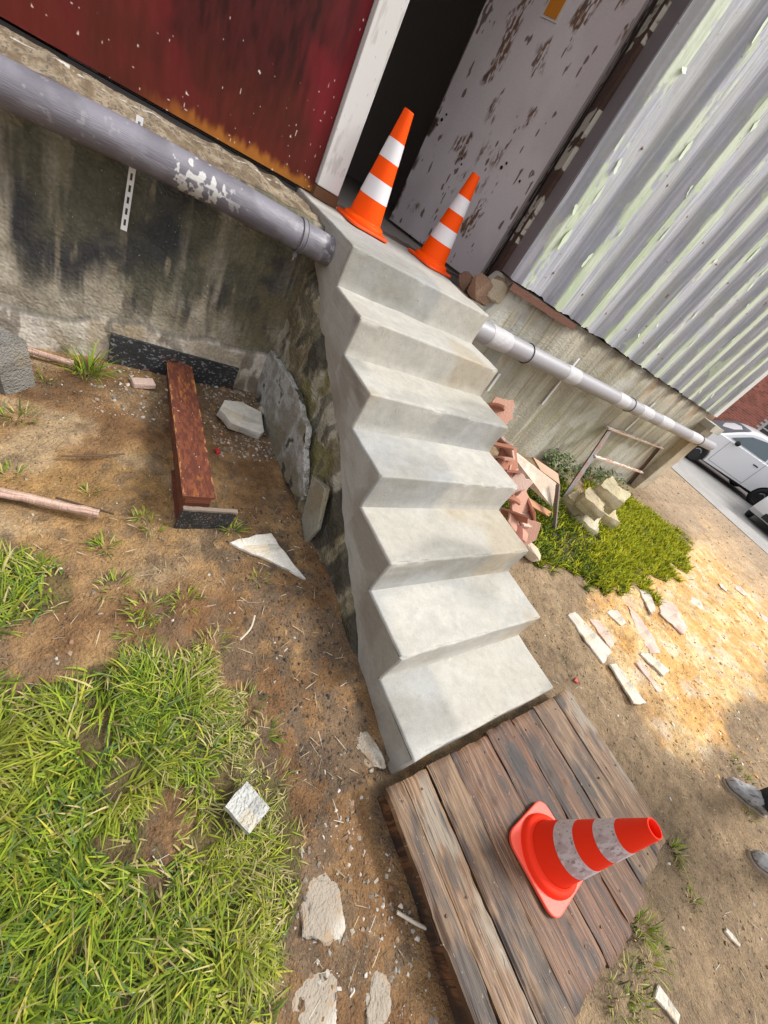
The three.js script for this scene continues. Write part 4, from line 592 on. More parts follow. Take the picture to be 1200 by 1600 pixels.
for (let i = 0; i < 9; i++) { const x = rr(3.2, 7.5), z = rr(1.55, 2.75) - (x - 3) * 0.02, s = rr(0.05, 0.16), a = rr(0, 6), n = 5; const pts = []; for (let k = 0; k < n; k++) { const q = a + k * 6.283 / n, rd = s * rr(0.6, 1.1); pts.push([Math.cos(q) * rd * 1.4, Math.sin(q) * rd]); } put('slab_chip', slab(pts, 0.005, 0.006), i % 3 ? white : pink, x, z, 'broken pale slab chip scattered in the orange sand', 'slab', 'pale chips in the sand', 0.002); }
for (const [px, py, w, d, l] of [[1040, 1570, 0.05, 0.10, 'white splintered board scrap beyond the pallet'], [1146, 1465, 0.02, 0.07, 'thin white sliver on the brown soil beyond the pallet'], [903, 1062, 0.03, 0.02, 'red plastic scrap beside the pallet corner']]) { const P = at(px, py, 1, 0.02); put('scrap', slab([[-w / 2, -d / 2], [w / 2, -d / 2 * 0.8], [w / 2 * 0.7, d / 2], [-w / 2 * 0.6, d / 2 * 0.9]], 0.008, 0.005), l.startsWith('red') ? mat([0.5, 0.06, 0.05], 0.6) : white, P.x, P.z, l, 'scrap', undefined, 0.002, [0, 0.3, 0]); }
{ const P = at(340, 705, 1, 0.22); put('scrap', box(0.022, 0.018, 0.03, 0, 0.008, 0, 0.004), mat([0.55, 0.03, 0.04], 0.4), P.x, P.z, 'tiny red plastic cap beside the pale slab and the beam', 'scrap'); }

// ------------------------------------------------------------ grass, weeds, gravel
const GR = { bright: [0.22, 0.29, 0.025], mid: [0.13, 0.195, 0.022], deep: [0.06, 0.105, 0.016], yellow: [0.36, 0.33, 0.05], straw: [0.44, 0.36, 0.17], blue: [0.10, 0.17, 0.06] };
class Blades {
  constructor() { this.p = []; this.c = []; this.i = []; }
  add(x, y, z, yaw, len, w, lean, curl, col, seg = 5) {
    const b = this.p.length / 3, dx = Math.cos(yaw), dz = Math.sin(yaw), sx = -dz, sz = dx; let px = x, py = y, pz = z, t = lean;
    for (let k = 0; k <= seg; k++) {
      const f = k / seg, hw = w * 0.5 * (f < 0.25 ? 0.75 + f : 1 - Math.pow((f - 0.25) / 0.75, 1.7) * 0.96), tw = Math.sin(f * 2 + yaw * 7) * 0.5;
      this.p.push(px + sx * hw, py + hw * tw, pz + sz * hw, px - sx * hw, py - hw * tw, pz - sz * hw);
      for (let q = 0; q < 2; q++) this.c.push(col[0], col[1], col[2]);
      if (k < seg) { const a = b + k * 2; this.i.push(a, a + 1, a + 2, a + 1, a + 3, a + 2); }
      const st = len / seg; px += dx * Math.sin(t) * st; pz += dz * Math.sin(t) * st; py += Math.cos(t) * st; t = Math.min(t + curl / seg, 2.2);
    }
  }
  geo() { return geoFrom(this.p, this.i, null, this.c); }
}
const leafM = new THREE.MeshPhysicalMaterial({ vertexColors: true, roughness: 0.75, side: THREE.DoubleSide, specularIntensity: 0.25 });
const grassCol = (x, z, dry) => { const n = fbm(x * 5, z * 5 + 3, 3), q = rnd(); let c = q < 0.42 ? GR.bright : q < 0.72 ? GR.mid : q < 0.84 ? GR.deep : q < 0.93 ? GR.yellow : GR.blue; c = mixc(c, GR.yellow, ss(0.5, 0.7, n) * 0.35); if (rnd() < dry) c = mixc(GR.straw, c, rnd() * 0.5); const k = rr(0.75, 1.2); return [c[0] * k, c[1] * k, c[2] * k]; };
{ // the big lawn patch on the left
  const B = new Blades(); let n = 0;
  for (let i = 0; i < 130000 && n < 34000; i++) {
    const x = rr(-2.3, -0.3), z = rr(0.72, 2.9); if (rnd() > (x < -1.45 || z > 2.35 ? 0.28 : 1)) continue; const m = lawn(x, z), edge = Math.min(lawn(x + 0.07, z), lawn(x, z - 0.07), lawn(x + 0.05, z - 0.05)); if (rnd() > m) continue;
    const dens = fbm(x * 13, z * 13, 2); if (dens < 0.54 && rnd() > (dens - 0.25) * 2.6) continue; if (rnd() < 0.55 * ss(-0.6, -0.42, x) * ss(1.15, 1.3, z)) continue;
    const e = ss(-0.78, -0.46, x) * ss(1.1, 1.4, z) * ss(2.3, 1.7, z), fl = fbm(x * 4 + 9, z * 4, 2) * 12 + rr(-1.7, 1.7);
    B.add(x, gy(x, z) - 0.004, z, fl, rr(0.035, 0.105) * (0.55 + 0.95 * fbm(x * 6 + 30, z * 6, 2)) * (1 - 0.35 * e) * (edge > 0.5 ? 1 : 0.75) * (x < -0.75 ? 1.1 : 1), rr(0.003, 0.0062) * (1 - 0.35 * e), rr(0.25, 1.1) + 0.3 * e, rr(0.5, 2.2), grassCol(x, z, 0.09 + 0.5 * e + (edge < 0.5 ? 0.2 : 0))); n++;
  }
  const o = new THREE.Mesh(B.geo(), leafM); o.name = 'lawn_grass'; o.castShadow = o.receiveShadow = true; scene.add(o); tag(o, 'lush yellow-green grass on the ground left of the steps', 'grass', undefined, 'stuff');
}
{ // mossy low grass beyond the steps
  const B = new Blades(); let n = 0;
  for (let i = 0; i < 120000 && n < 28000; i++) {
    const x = rr(1.75, 6.5), z = rr(-0.25, 1.75); const m = lawnR(x, z); if (!m) continue; const dens = fbm(x * 7, z * 7, 3); if (dens < 0.40 && rnd() > 0.25) continue;
    const yb = ss(2.6, 3.6, x + (z - 0.8) * 0.8), c = rnd() < 0.35 + 0.4 * yb ? mixc([0.38, 0.42, 0.02], [0.56, 0.52, 0.025], rnd()) : rnd() < 0.6 ? GR.mid : [0.035, 0.06, 0.012]; const k = rr(0.75, 1.2);
    B.add(x, gy(x, z) - 0.004, z, rr(0, 6.283), rr(0.04, 0.11), rr(0.006, 0.012), rr(0.1, 0.9), rr(0.2, 1.3), [c[0] * k, c[1] * k, c[2] * k], 3); n++;
  }
  const o = new THREE.Mesh(B.geo(), leafM); o.name = 'mossy_grass'; o.castShadow = o.receiveShadow = true; scene.add(o); tag(o, 'bright mossy grass strip along the beige wall right of the steps', 'grass', undefined, 'stuff');
}
function tuft(x, z, n, len, spread, dry, label, group) {
  const B = new Blades(), y = gy(x, z); for (let i = 0; i < n; i++) { const a = rr(0, 6.283), r = spread * Math.sqrt(rnd()) * 0.5; B.add(Math.cos(a) * r, 0, Math.sin(a) * r, a + rr(-0.8, 0.8), len * rr(0.4, 1), rr(0.003, 0.006), rr(0.2, 1.0), rr(0.3, 1.3), grassCol(x, z, dry), 4); }
  const o = solo('grass_tuft', B.geo(), leafM, label, 'grass tuft', group); o.position.set(x, y - 0.002, z);
}
{
  const q = (px, py, y = 0.2) => at(px, py, 1, y);
  let P = q(135, 575, 0.28); tuft(P.x, P.z + 0.02, 90, 0.19, 0.09, 0.05, 'tall green grass clump growing at the foot of the stained wall');
  P = q(365, 822, 0.2); tuft(P.x, P.z, 40, 0.09, 0.05, 0.25, 'grass tuft at the corner of the small black plate');
  P = q(1058, 1325, 0.02); tuft(P.x, P.z, 60, 0.08, 0.08, 0.3, 'grey-green tuft at the far corner of the pallet');
  P = q(1003, 1450, 0.02); tuft(P.x, P.z, 70, 0.09, 0.1, 0.3, 'grass tuft sprouting beside the broken pallet ends');
  for (const [px, py, n, l, s, d] of [[25, 655, 40, 0.07, 0.1, 0.2], [165, 840, 36, 0.07, 0.06, 0.15], [8, 735, 30, 0.06, 0.08, 0.3], [230, 950, 60, 0.07, 0.12, 0.25], [215, 985, 40, 0.07, 0.1, 0.25], [290, 940, 30, 0.06, 0.08, 0.3], [180, 920, 34, 0.06, 0.1, 0.3], [225, 797, 30, 0.06, 0.07, 0.2], [240, 815, 26, 0.06, 0.06, 0.3], [410, 890, 24, 0.06, 0.06, 0.4], [140, 760, 20, 0.045, 0.05, 0.2], [335, 1000, 40, 0.06, 0.1, 0.5], [70, 605, 20, 0.05, 0.06, 0.3], [390, 1090, 40, 0.06, 0.1, 0.65], [420, 1140, 40, 0.06, 0.1, 0.7], [375, 1130, 40, 0.06, 0.1, 0.6], [445, 1205, 30, 0.05, 0.1, 0.8]]) { P = q(px, py, py > 900 ? 0.15 : 0.21); tuft(P.x, P.z, n, l, s, d, 'small thin grass tuft sprouting from the bare soil left of the steps', 'small tufts on the left soil'); }
  for (const [px, py, n, l, s, d] of [[1145, 1190, 26, 0.05, 0.08, 0.3], [1162, 1215, 30, 0.05, 0.09, 0.3], [1170, 1275, 30, 0.05, 0.1, 0.4], [1085, 1410, 26, 0.05, 0.08, 0.5], [1010, 1500, 40, 0.06, 0.12, 0.5], [985, 1530, 40, 0.06, 0.12, 0.5], [1030, 1480, 30, 0.05, 0.1, 0.6], [1000, 1570, 40, 0.05, 0.12, 0.6], [960, 1560, 40, 0.06, 0.12, 0.5], [1065, 1360, 24, 0.05, 0.08, 0.5]]) { P = q(px, py, 0.01); tuft(P.x, P.z, n, l, s, d, 'sparse trodden grass tuft on the bare soil beyond the pallet', 'small tufts beyond the pallet'); }
}
function weed(x, y, z, n, s, label) { // small bushy weed with rounded leaves
  const t = thing('leafy_weed', label, 'weed', [x, y, z]); const pos = [], idx = [], col = []; const stems = [];
  for (let k = 0; k < 7; k++) { const a = rr(0, 6.283), L = s * rr(0.6, 1.1); stems.push(clean(tube([[0, 0, 0], [Math.cos(a) * L * 0.3, L * 0.6, Math.sin(a) * L * 0.3], [Math.cos(a) * L * 0.75, L * 0.95, Math.sin(a) * L * 0.75]], 0.003, 6, 5))); }
  part('stem', mergeGeometries(stems), mat([0.12, 0.13, 0.05], 0.8), t);
  for (let i = 0; i < n; i++) { const a = rr(0, 6.283), r = s * Math.sqrt(rnd()), h = s * rr(0.1, 1.05), c = V(Math.cos(a) * r, h * (1.1 - 0.4 * r / s), Math.sin(a) * r), e = new THREE.Euler(rr(-0.7, 0.7), rr(0, 6.28), rr(-0.7, 0.7)), l = s * rr(0.07, 0.14), b = pos.length / 3, k = pick([[0.05, 0.10, 0.02], [0.09, 0.16, 0.035], [0.14, 0.20, 0.07], [0.2, 0.25, 0.12]]); for (const [u, v, w] of [[0, 0, 0], [0.5, 0.35, 0.12], [0.42, 0.75, 0.1], [0, 1, 0.0], [-0.42, 0.75, 0.1], [-0.5, 0.35, 0.12]]) { const p = V(u * l * 1.2, w * l, v * l * 1.3).applyEuler(e).add(c); pos.push(p.x, p.y, p.z); col.push(...k); } for (let q = 1; q < 5; q++) idx.push(b, b + q, b + q + 1); }
  const f = part('foliage', geoFrom(pos, idx, null, col), leafM, t); f.userData.kind = 'stuff';
}
weed(3.55, gy(3.55, -0.1), -0.1, 420, 0.26, 'dark leafy weed at the wall foot between chipboard panel and metal frame');
weed(4.55, gy(4.55, -0.12), -0.12, 360, 0.22, 'leafy weed under the lower crossbar of the metal frame');
weed(5.25, gy(5.25, -0.1), -0.1, 240, 0.2, 'small weed at the wall foot next to the far rail');
weed(2.55, gy(2.55, 0.42), 0.42, 260, 0.16, 'low grey-green weed between the rubble and the stone blocks');

{ // loose gravel and soil crumbs
  const base = []; for (let v = 0; v < 4; v++) { const pts = []; for (let i = 0; i < 12; i++) { const a = rr(0, 6.283), u = rr(-1, 1), k = Math.sqrt(1 - u * u); pts.push(V(k * Math.cos(a) * rr(0.8, 1.2), u * 0.62, k * Math.sin(a) * rr(0.8, 1.1))); } base.push(new ConvexGeometry(pts)); }
  const spots = [];
  const scatter = (n, x0, x1, z0, z1, s0, s1, kind, cond) => { for (let i = 0; i < n; i++) { const x = rr(x0, x1), z = rr(z0, z1); if (x > -0.03 && x < 1.03 && z < 1.86) continue; if (x > -0.12 && x < 1.22 && z > 1.85 && z < 2.66) continue; if (cond && !cond(x, z)) continue; spots.push([x, z, lerp(s0, s1, Math.pow(rnd(), 3.2)), kind]); } };
  const bare = (x, z) => lawn(x, z) < 0.5 && lawnR(x, z) < 0.5;
  scatter(5200, -1.5, 0, -0.3, 2.9, 0.0022, 0.009, 'soil', bare); scatter(1500, -1.5, 0, -0.28, 2.9, 0.0022, 0.009, 'pebble', bare);
  scatter(900, -0.4, -0.01, -0.28, 0.3, 0.003, 0.013, 'pebble'); scatter(420, -0.9, -0.45, -0.28, 0.1, 0.003, 0.012, 'pebble'); scatter(700, -0.5, -0.08, 1.85, 2.7, 0.002, 0.012, 'pebble', bare);
  scatter(900, -0.45, 0, 0.6, 1.9, 0.003, 0.010, 'dark', bare); scatter(5200, 1.0, 3.4, 0.9, 3.4, 0.0025, 0.011, 'soil', bare); scatter(900, 1.0, 3.4, 0.9, 3.4, 0.003, 0.011, 'pebble', bare);
  scatter(1800, 2.0, 7.5, 1.4, 2.9, 0.004, 0.018, 'sand', bare); scatter(1400, 5, 11.5, -1.5, 4.5, 0.005, 0.03, 'soil', bare);
  const per = [[], [], [], []]; spots.forEach((s, i) => per[i % 4].push(s)); const q = new THREE.Quaternion(), mm = new THREE.Matrix4(), cc = new THREE.Color();
  const t = new THREE.Group(); t.name = 'gravel'; t.userData = { label: 'loose pebbles and soil crumbs strewn over the bare ground', category: 'gravel', kind: 'stuff' }; scene.add(t);
  per.forEach((L, v) => {
    const im = new THREE.InstancedMesh(base[v], mat([1, 1, 1], 0.95), L.length); im.name = 'pebbles'; im.userData.kind = 'stuff'; im.castShadow = im.receiveShadow = true;
    L.forEach(([x, z, s, k], i) => {
      q.setFromEuler(new THREE.Euler(rr(-0.5, 0.5), rr(0, 6.28), rr(-0.5, 0.5))); mm.compose(V(x, gy(x, z) + s * 0.05, z), q, V(s * rr(0.8, 1.4), s * rr(0.7, 1.1), s)); im.setMatrixAt(i, mm);
      let c; const kq = rr(0.65, 1.15); if (k === 'soil') { const kk = rr(0.4, 0.75); c = soilColor(x, z).map(w => w * kk); } else if (k === 'dark') c = [0.06, 0.05, 0.04].map(w => w * kq); else if (k === 'sand') c = pick([[0.72, 0.45, 0.18], [0.62, 0.34, 0.1], [0.8, 0.72, 0.6], [0.66, 0.45, 0.36]]).map(w => w * kq); else c = pick([[0.40, 0.36, 0.30], [0.30, 0.26, 0.21], [0.22, 0.19, 0.16], [0.36, 0.25, 0.17], [0.54, 0.50, 0.44], [0.32, 0.18, 0.11]]).map(w => w * kq);
      im.setColorAt(i, cc.setRGB(...c));
    }); t.add(im);
  });
}
{ // dry stalks and roots lying about
  const B = new Blades(); for (let i = 0; i < 900; i++) { const l = i % 2; const x = l ? rr(-1.35, -0.05) : rr(1.1, 3.2), z = l ? rr(0.6, 2.6) : rr(1.4, 3.2); if (l && lawn(x, z) > 0.5 && rnd() > 0.3) continue; if (x > -0.13 && x < 1.23 && z > 1.5 && z < 2.68) continue; const c = pick([[0.5, 0.42, 0.28], [0.34, 0.26, 0.16], [0.14, 0.1, 0.06], [0.56, 0.5, 0.4]]); B.add(x, gy(x, z) + 0.004, z, rr(0, 6.28), rr(0.02, 0.07), rr(0.0012, 0.0028), rr(1.35, 1.6), rr(-0.2, 0.4), c, 4); }
  const o = new THREE.Mesh(B.geo(), mat([1, 1, 1], 0.9, { vertexColors: true })); o.name = 'dry_stalks'; o.castShadow = o.receiveShadow = true; scene.add(o); tag(o, 'thin dry stalks and roots littering the bare soil', 'plant litter', undefined, 'stuff');
}

// ------------------------------------------------------------ brick house across the road
{
  const t = thing('brick_house', 'red brick house with pale mortar behind the parked white car', 'building', [21.2, 0, 0]);
  const z0 = -9.5, z1 = 4, hT = 6; const wins = [[-2.75, -1.2, 0.9, 2.35], [0.6, 2.1, 0.9, 2.35], [-7.9, -6.6, 0.9, 2.35]];
  part('wall', box(0.3, hT, z1 - z0, 0.17, hT / 2, (z0 + z1) / 2), mat([0.72, 0.67, 0.62], 0.95), t);
  const cells = []; for (let r = 0; r < hT / 0.075; r++) for (let k = -1; k < (z1 - z0) / 0.225; k++) { const y = 0.04 + r * 0.075, z = z0 + k * 0.225 + (r % 2) * 0.1125 + 0.11; if (z < z0 + 0.1 || z > z1 - 0.1) continue; if (wins.some(w => z > w[0] - 0.16 && z < w[1] + 0.16 && y > w[2] - 0.1 && y < w[3] + 0.14)) continue; cells.push([y, z]); }
  const im = new THREE.InstancedMesh(new THREE.BoxGeometry(0.03, 0.062, 0.208), mat([1, 1, 1], 0.93), cells.length), m = new THREE.Matrix4(), cc = new THREE.Color(); im.name = 'bricks'; im.userData.kind = 'stuff'; im.castShadow = im.receiveShadow = true;
  cells.forEach(([y, z], i) => { im.setMatrixAt(i, m.makeTranslation(0.008 + rr(0, 0.006), y, z)); const k = rr(0.7, 1.2); im.setColorAt(i, cc.setRGB(0.45 * k, 0.155 * k, 0.11 * k)); }); t.add(im);
  for (const w of wins) { const g = part('window', box(0.05, w[3] - w[2], w[1] - w[0], 0.0, (w[2] + w[3]) / 2, (w[0] + w[1]) / 2), mat([0.05, 0.05, 0.055], 0.12), t), fm = mat([0.5, 0.49, 0.47], 0.7), W = w[1] - w[0], Hh = w[3] - w[2], cy = (w[2] + w[3]) / 2, cz = (w[0] + w[1]) / 2; part('frame', merge([box(0.08, 0.1, W + 0.2, -0.02, w[3] + 0.06, cz), box(0.08, Hh, 0.1, -0.02, cy, w[0] - 0.045), box(0.08, Hh, 0.1, -0.02, cy, w[1] + 0.045), box(0.07, Hh, 0.05, -0.02, cy, cz), box(0.07, 0.05, W, -0.02, cy + Hh * 0.18, cz)]), fm, g); part('sill', box(0.16, 0.08, W + 0.3, -0.05, w[2] - 0.045, cz), fm, g); }
  part('roof', new THREE.CylinderGeometry(3.2, 3.2, z1 - z0 + 0.6, 3, 1).rotateX(Math.PI / 2).scale(1.1, 0.55, 1).translate(2.9, hT + 0.7, (z0 + z1) / 2), mat([0.12, 0.07, 0.06], 0.9), t);
  part('downpipe', box(0.1, hT, 0.1, -0.06, hT / 2, -4.75), mat([0.5, 0.5, 0.5], 0.6), t);
}
{ const t = solo('stone_wall', crack(boxUV(new THREE.BoxGeometry(0.4, 1.7, 3.4, 4, 16, 30)), 0.12, 4), mat([0.72, 0.58, 0.44], 0.95, { map: concMap, bumpMap: grit, bumpScale: 0.03 }), 'low brown stone wall beside the brick house', 'wall'); t.position.set(20.75, 0.8, -6.6); }

// ------------------------------------------------------------ parked cars
function car(name, label, color) {
  const t = thing(name, label, 'car', [0, 0, 0], 0); const paint = new THREE.MeshPhysicalMaterial({ color: lin(...color), roughness: 0.35, clearcoat: 0.8, clearcoatRoughness: 0.08, side: THREE.DoubleSide }), blk = mat([0.012, 0.012, 0.013], 0.7), glass = new THREE.MeshPhysicalMaterial({ color: lin(0.13, 0.17, 0.19), roughness: 0.06, side: THREE.DoubleSide }), metal = mat([0.5, 0.5, 0.52], 0.35, { metalness: 0.8 });
  // x forward, wheels at +-1.21, half width 0.82
  const s = new THREE.Shape(); s.moveTo(-1.80, 0.34); s.lineTo(-1.56, 0.27); s.absarc(-1.21, 0.29, 0.345, Math.PI, 0, true); s.lineTo(0.86, 0.24); s.absarc(1.21, 0.29, 0.345, Math.PI, 0, true); s.lineTo(1.72, 0.24); s.lineTo(1.84, 0.36); s.quadraticCurveTo(1.87, 0.58, 1.78, 0.72); s.quadraticCurveTo(1.6, 0.93, 1.1, 1.0); s.lineTo(-1.55, 1.03); s.quadraticCurveTo(-1.8, 0.96, -1.84, 0.7); s.closePath();
  const bevel = 0.09, body = new THREE.ExtrudeGeometry(s, { depth: 1.64 - 2 * bevel, bevelEnabled: true, bevelSize: 0.02, bevelThickness: bevel, bevelSegments: 5, curveSegments: 14 }).translate(0, 0, -0.82 + bevel); part('body', toCreasedNormals(body, 0.6), paint, t);
  const roofP = [[1.2, 0.98], [0.42, 1.47], [-0.1, 1.56], [-0.75, 1.55], [-1.3, 1.42], [-1.7, 1.0]], hw = y => lerp(0.80, 0.62, clamp((y - 0.98) / 0.58));
  { const pos = [], idx = []; const cv = new THREE.CatmullRomCurve3(roofP.map(q => V(q[0], q[1], 0))), N = 28; for (let i = 0; i <= N; i++) { const p = cv.getPoint(i / N), w = hw(p.y); for (const [f, d] of [[-1, 0.05], [-0.92, 0.01], [-0.5, -0.012], [0, -0.018], [0.5, -0.012], [0.92, 0.01], [1, 0.05]]) pos.push(p.x, p.y - d, w * f); } for (let i = 0; i < N; i++) for (let k = 0; k < 6; k++) { const a = i * 7 + k; idx.push(a, a + 1, a + 7, a + 1, a + 8, a + 7); } for (const k of [0, 6]) { const b = pos.length / 3; for (let i = 0; i <= N; i++) { const p = cv.getPoint(i / N); pos.push(p.x, 0.95, 0.80 * (k ? 1 : -1)); } for (let i = 0; i < N; i++) { const a = i * 7 + k; idx.push(a, b + i, a + 7, b + i, b + i + 1, a + 7); } } part('cabin', toCreasedNormals(geoFrom(pos, idx), 0.7), paint, t); }
  const side = (pts, z) => { const g = new THREE.ShapeGeometry(poly(pts)); const p = g.attributes.position; for (let i = 0; i < p.count; i++) p.setZ(i, z * (hw(p.getY(i)) + 0.012)); g.computeVertexNormals(); return g; };
  for (const z of [1, -1]) { part('side_window', side([[0.86, 1.07], [0.42, 1.36], [0.0, 1.455], [-0.38, 1.46], [-0.38, 1.07]], z), glass, t); part('rear_side_window', side([[-0.46, 1.07], [-0.46, 1.455], [-0.75, 1.44], [-1.12, 1.34], [-1.2, 1.1]], z), glass, t); const d = part('door', merge([box(0.006, 0.68, 0.008, 0.80, 0.66, z * 0.822), box(0.006, 0.72, 0.008, -0.46, 0.66, z * 0.822), box(1.26, 0.006, 0.008, 0.17, 0.32, z * 0.822)]), blk, t); part('handle', box(0.17, 0.03, 0.03, -0.28, 0.86, z * 0.83, 0.01), blk, d); part('mirror', new THREE.SphereGeometry(1, 14, 10).scale(0.07, 0.075, 0.11).translate(0.66, 1.05, z * 0.93), blk, t); }
  { const q = (x, y, w) => [x, y, w]; const P = [[1.14, 1.03], [0.47, 1.45]]; const pos = [P[0][0] + 0.02, P[0][1], 0.70, P[0][0] + 0.02, P[0][1], -0.70, P[1][0] + 0.03, P[1][1] + 0.01, -0.55, P[1][0] + 0.03, P[1][1] + 0.01, 0.55]; part('windscreen', geoFrom(pos, [0, 1, 2, 0, 2, 3]), glass, t); const R = [-1.71, 1.05, 0.66, -1.71, 1.05, -0.66, -1.37, 1.40, -0.54, -1.37, 1.40, 0.54]; part('rear_window', geoFrom(R, [0, 1, 2, 0, 2, 3]), glass, t); }
  for (const x of [1.21, -1.21]) for (const z of [1, -1]) { const w = new THREE.Group(); w.name = 'wheel'; w.position.set(x, 0.29, z * 0.735); t.add(w); part('tyre', new THREE.TorusGeometry(0.225, 0.07, 12, 32).scale(1, 1, 1.25), blk, w); part('rim', merge([new THREE.CylinderGeometry(0.185, 0.185, 0.10, 26).rotateX(Math.PI / 2), new THREE.CylinderGeometry(0.06, 0.06, 0.13, 16).rotateX(Math.PI / 2)]), mat([0.03, 0.03, 0.032], 0.5), w); part('hub_ring', new THREE.TorusGeometry(0.12, 0.012, 6, 26, 2.2).rotateZ(0.6).translate(0, 0, z * 0.055), metal, w); }
  part('underbody', box(3.4, 0.2, 1.4, 0, 0.3, 0), blk, t); part('lower_grille', box(0.05, 0.16, 1.0, 1.855, 0.34, 0, 0.02), blk, t); part('upper_grille', box(0.04, 0.06, 0.7, 1.85, 0.64, 0, 0.015), blk, t); part('number_plate', box(0.02, 0.11, 0.5, 1.885, 0.47, 0), mat([0.75, 0.75, 0.74], 0.5), t); part('plate_band', box(0.022, 0.11, 0.05, 1.886, 0.47, 0.225), mat([0.02, 0.06, 0.4], 0.5), t);
  for (const z of [1, -1]) { part('headlight', new THREE.SphereGeometry(1, 16, 12).scale(0.12, 0.085, 0.17).rotateY(z * -0.5).translate(1.70, 0.68, z * 0.62), new THREE.MeshPhysicalMaterial({ color: lin(0.75, 0.77, 0.8), roughness: 0.08, metalness: 0.4 }), t); part('tail_light', box(0.1, 0.2, 0.16, -1.80, 0.8, z * 0.68, 0.03), mat([0.35, 0.02, 0.02], 0.3), t); }
  return t;
}
{
  const F = at(1082.5, 723.5, 1, -0.09), Bk = at(1174, 789, 1, -0.09), d = F.clone().sub(Bk).setY(0).normalize(), left = V(d.z, 0, -d.x), mid = F.clone().add(Bk).multiplyScalar(0.5).addScaledVector(left, -0.80);
  const c = car('parked_car', 'white three-door hatchback parked before the brick house', [0.88, 0.88, 0.90]); c.position.set(mid.x, -0.1, mid.z); c.rotation.y = Math.atan2(-d.z, d.x); c.scale.set(1.06, 1.14, 1.06); c.position.addScaledVector(d, 0.16);
  const c2 = car('parked_car', 'silver car with black lower bumper parked next to the white hatchback', [0.62, 0.63, 0.64]); c2.position.set(15.2, -0.1, 1.0); c2.rotation.y = Math.PI + 0.06;
}

// ------------------------------------------------------------ person standing at the right
function sdfGeo(fn, mn, mx, N) {
  const mc = new MarchingCubes(N, new THREE.MeshBasicMaterial(), false, false, 160000); mc.isolation = 0; const half = N / 2, cen = mn.clone().add(mx).multiplyScalar(0.5), ext = mx.clone().sub(mn).multiplyScalar(0.5);
  const p = V(0, 0, 0); for (let k = 0; k < N; k++) for (let j = 0; j < N; j++) for (let i = 0; i < N; i++) { p.set(cen.x + (i - half) / half * ext.x, cen.y + (j - half) / half * ext.y, cen.z + (k - half) / half * ext.z); mc.field[i + j * N + k * N * N] = -fn(p); }
  mc.update(); const n = mc.count, pos = mc.positionArray.slice(0, n * 3); for (let i = 0; i < n; i++) { pos[i * 3] = cen.x + pos[i * 3] * ext.x; pos[i * 3 + 1] = cen.y + pos[i * 3 + 1] * ext.y; pos[i * 3 + 2] = cen.z + pos[i * 3 + 2] * ext.z; }
  let g = new THREE.BufferGeometry(); g.setAttribute('position', new THREE.Float32BufferAttribute(pos, 3)); g = mergeVertices(g, 1e-5); g.computeVertexNormals(); return g;
}
const cap = (p, a, b, ra, rb) => { const bx = b[0] - a[0], by = b[1] - a[1], bz = b[2] - a[2], px = p.x - a[0], py = p.y - a[1], pz = p.z - a[2], h = clamp((px * bx + py * by + pz * bz) / (bx * bx + by * by + bz * bz)); return Math.hypot(px - bx * h, py - by * h, pz - bz * h) - lerp(ra, rb, h); };
const smin = (a, b, k) => { const h = clamp(0.5 + 0.5 * (b - a) / k); return lerp(b, a, h) - k * h * (1 - h); };
const field = (L, k) => p => { let d = 9; for (const c of L) d = smin(d, cap(p, ...c), k); return d; };
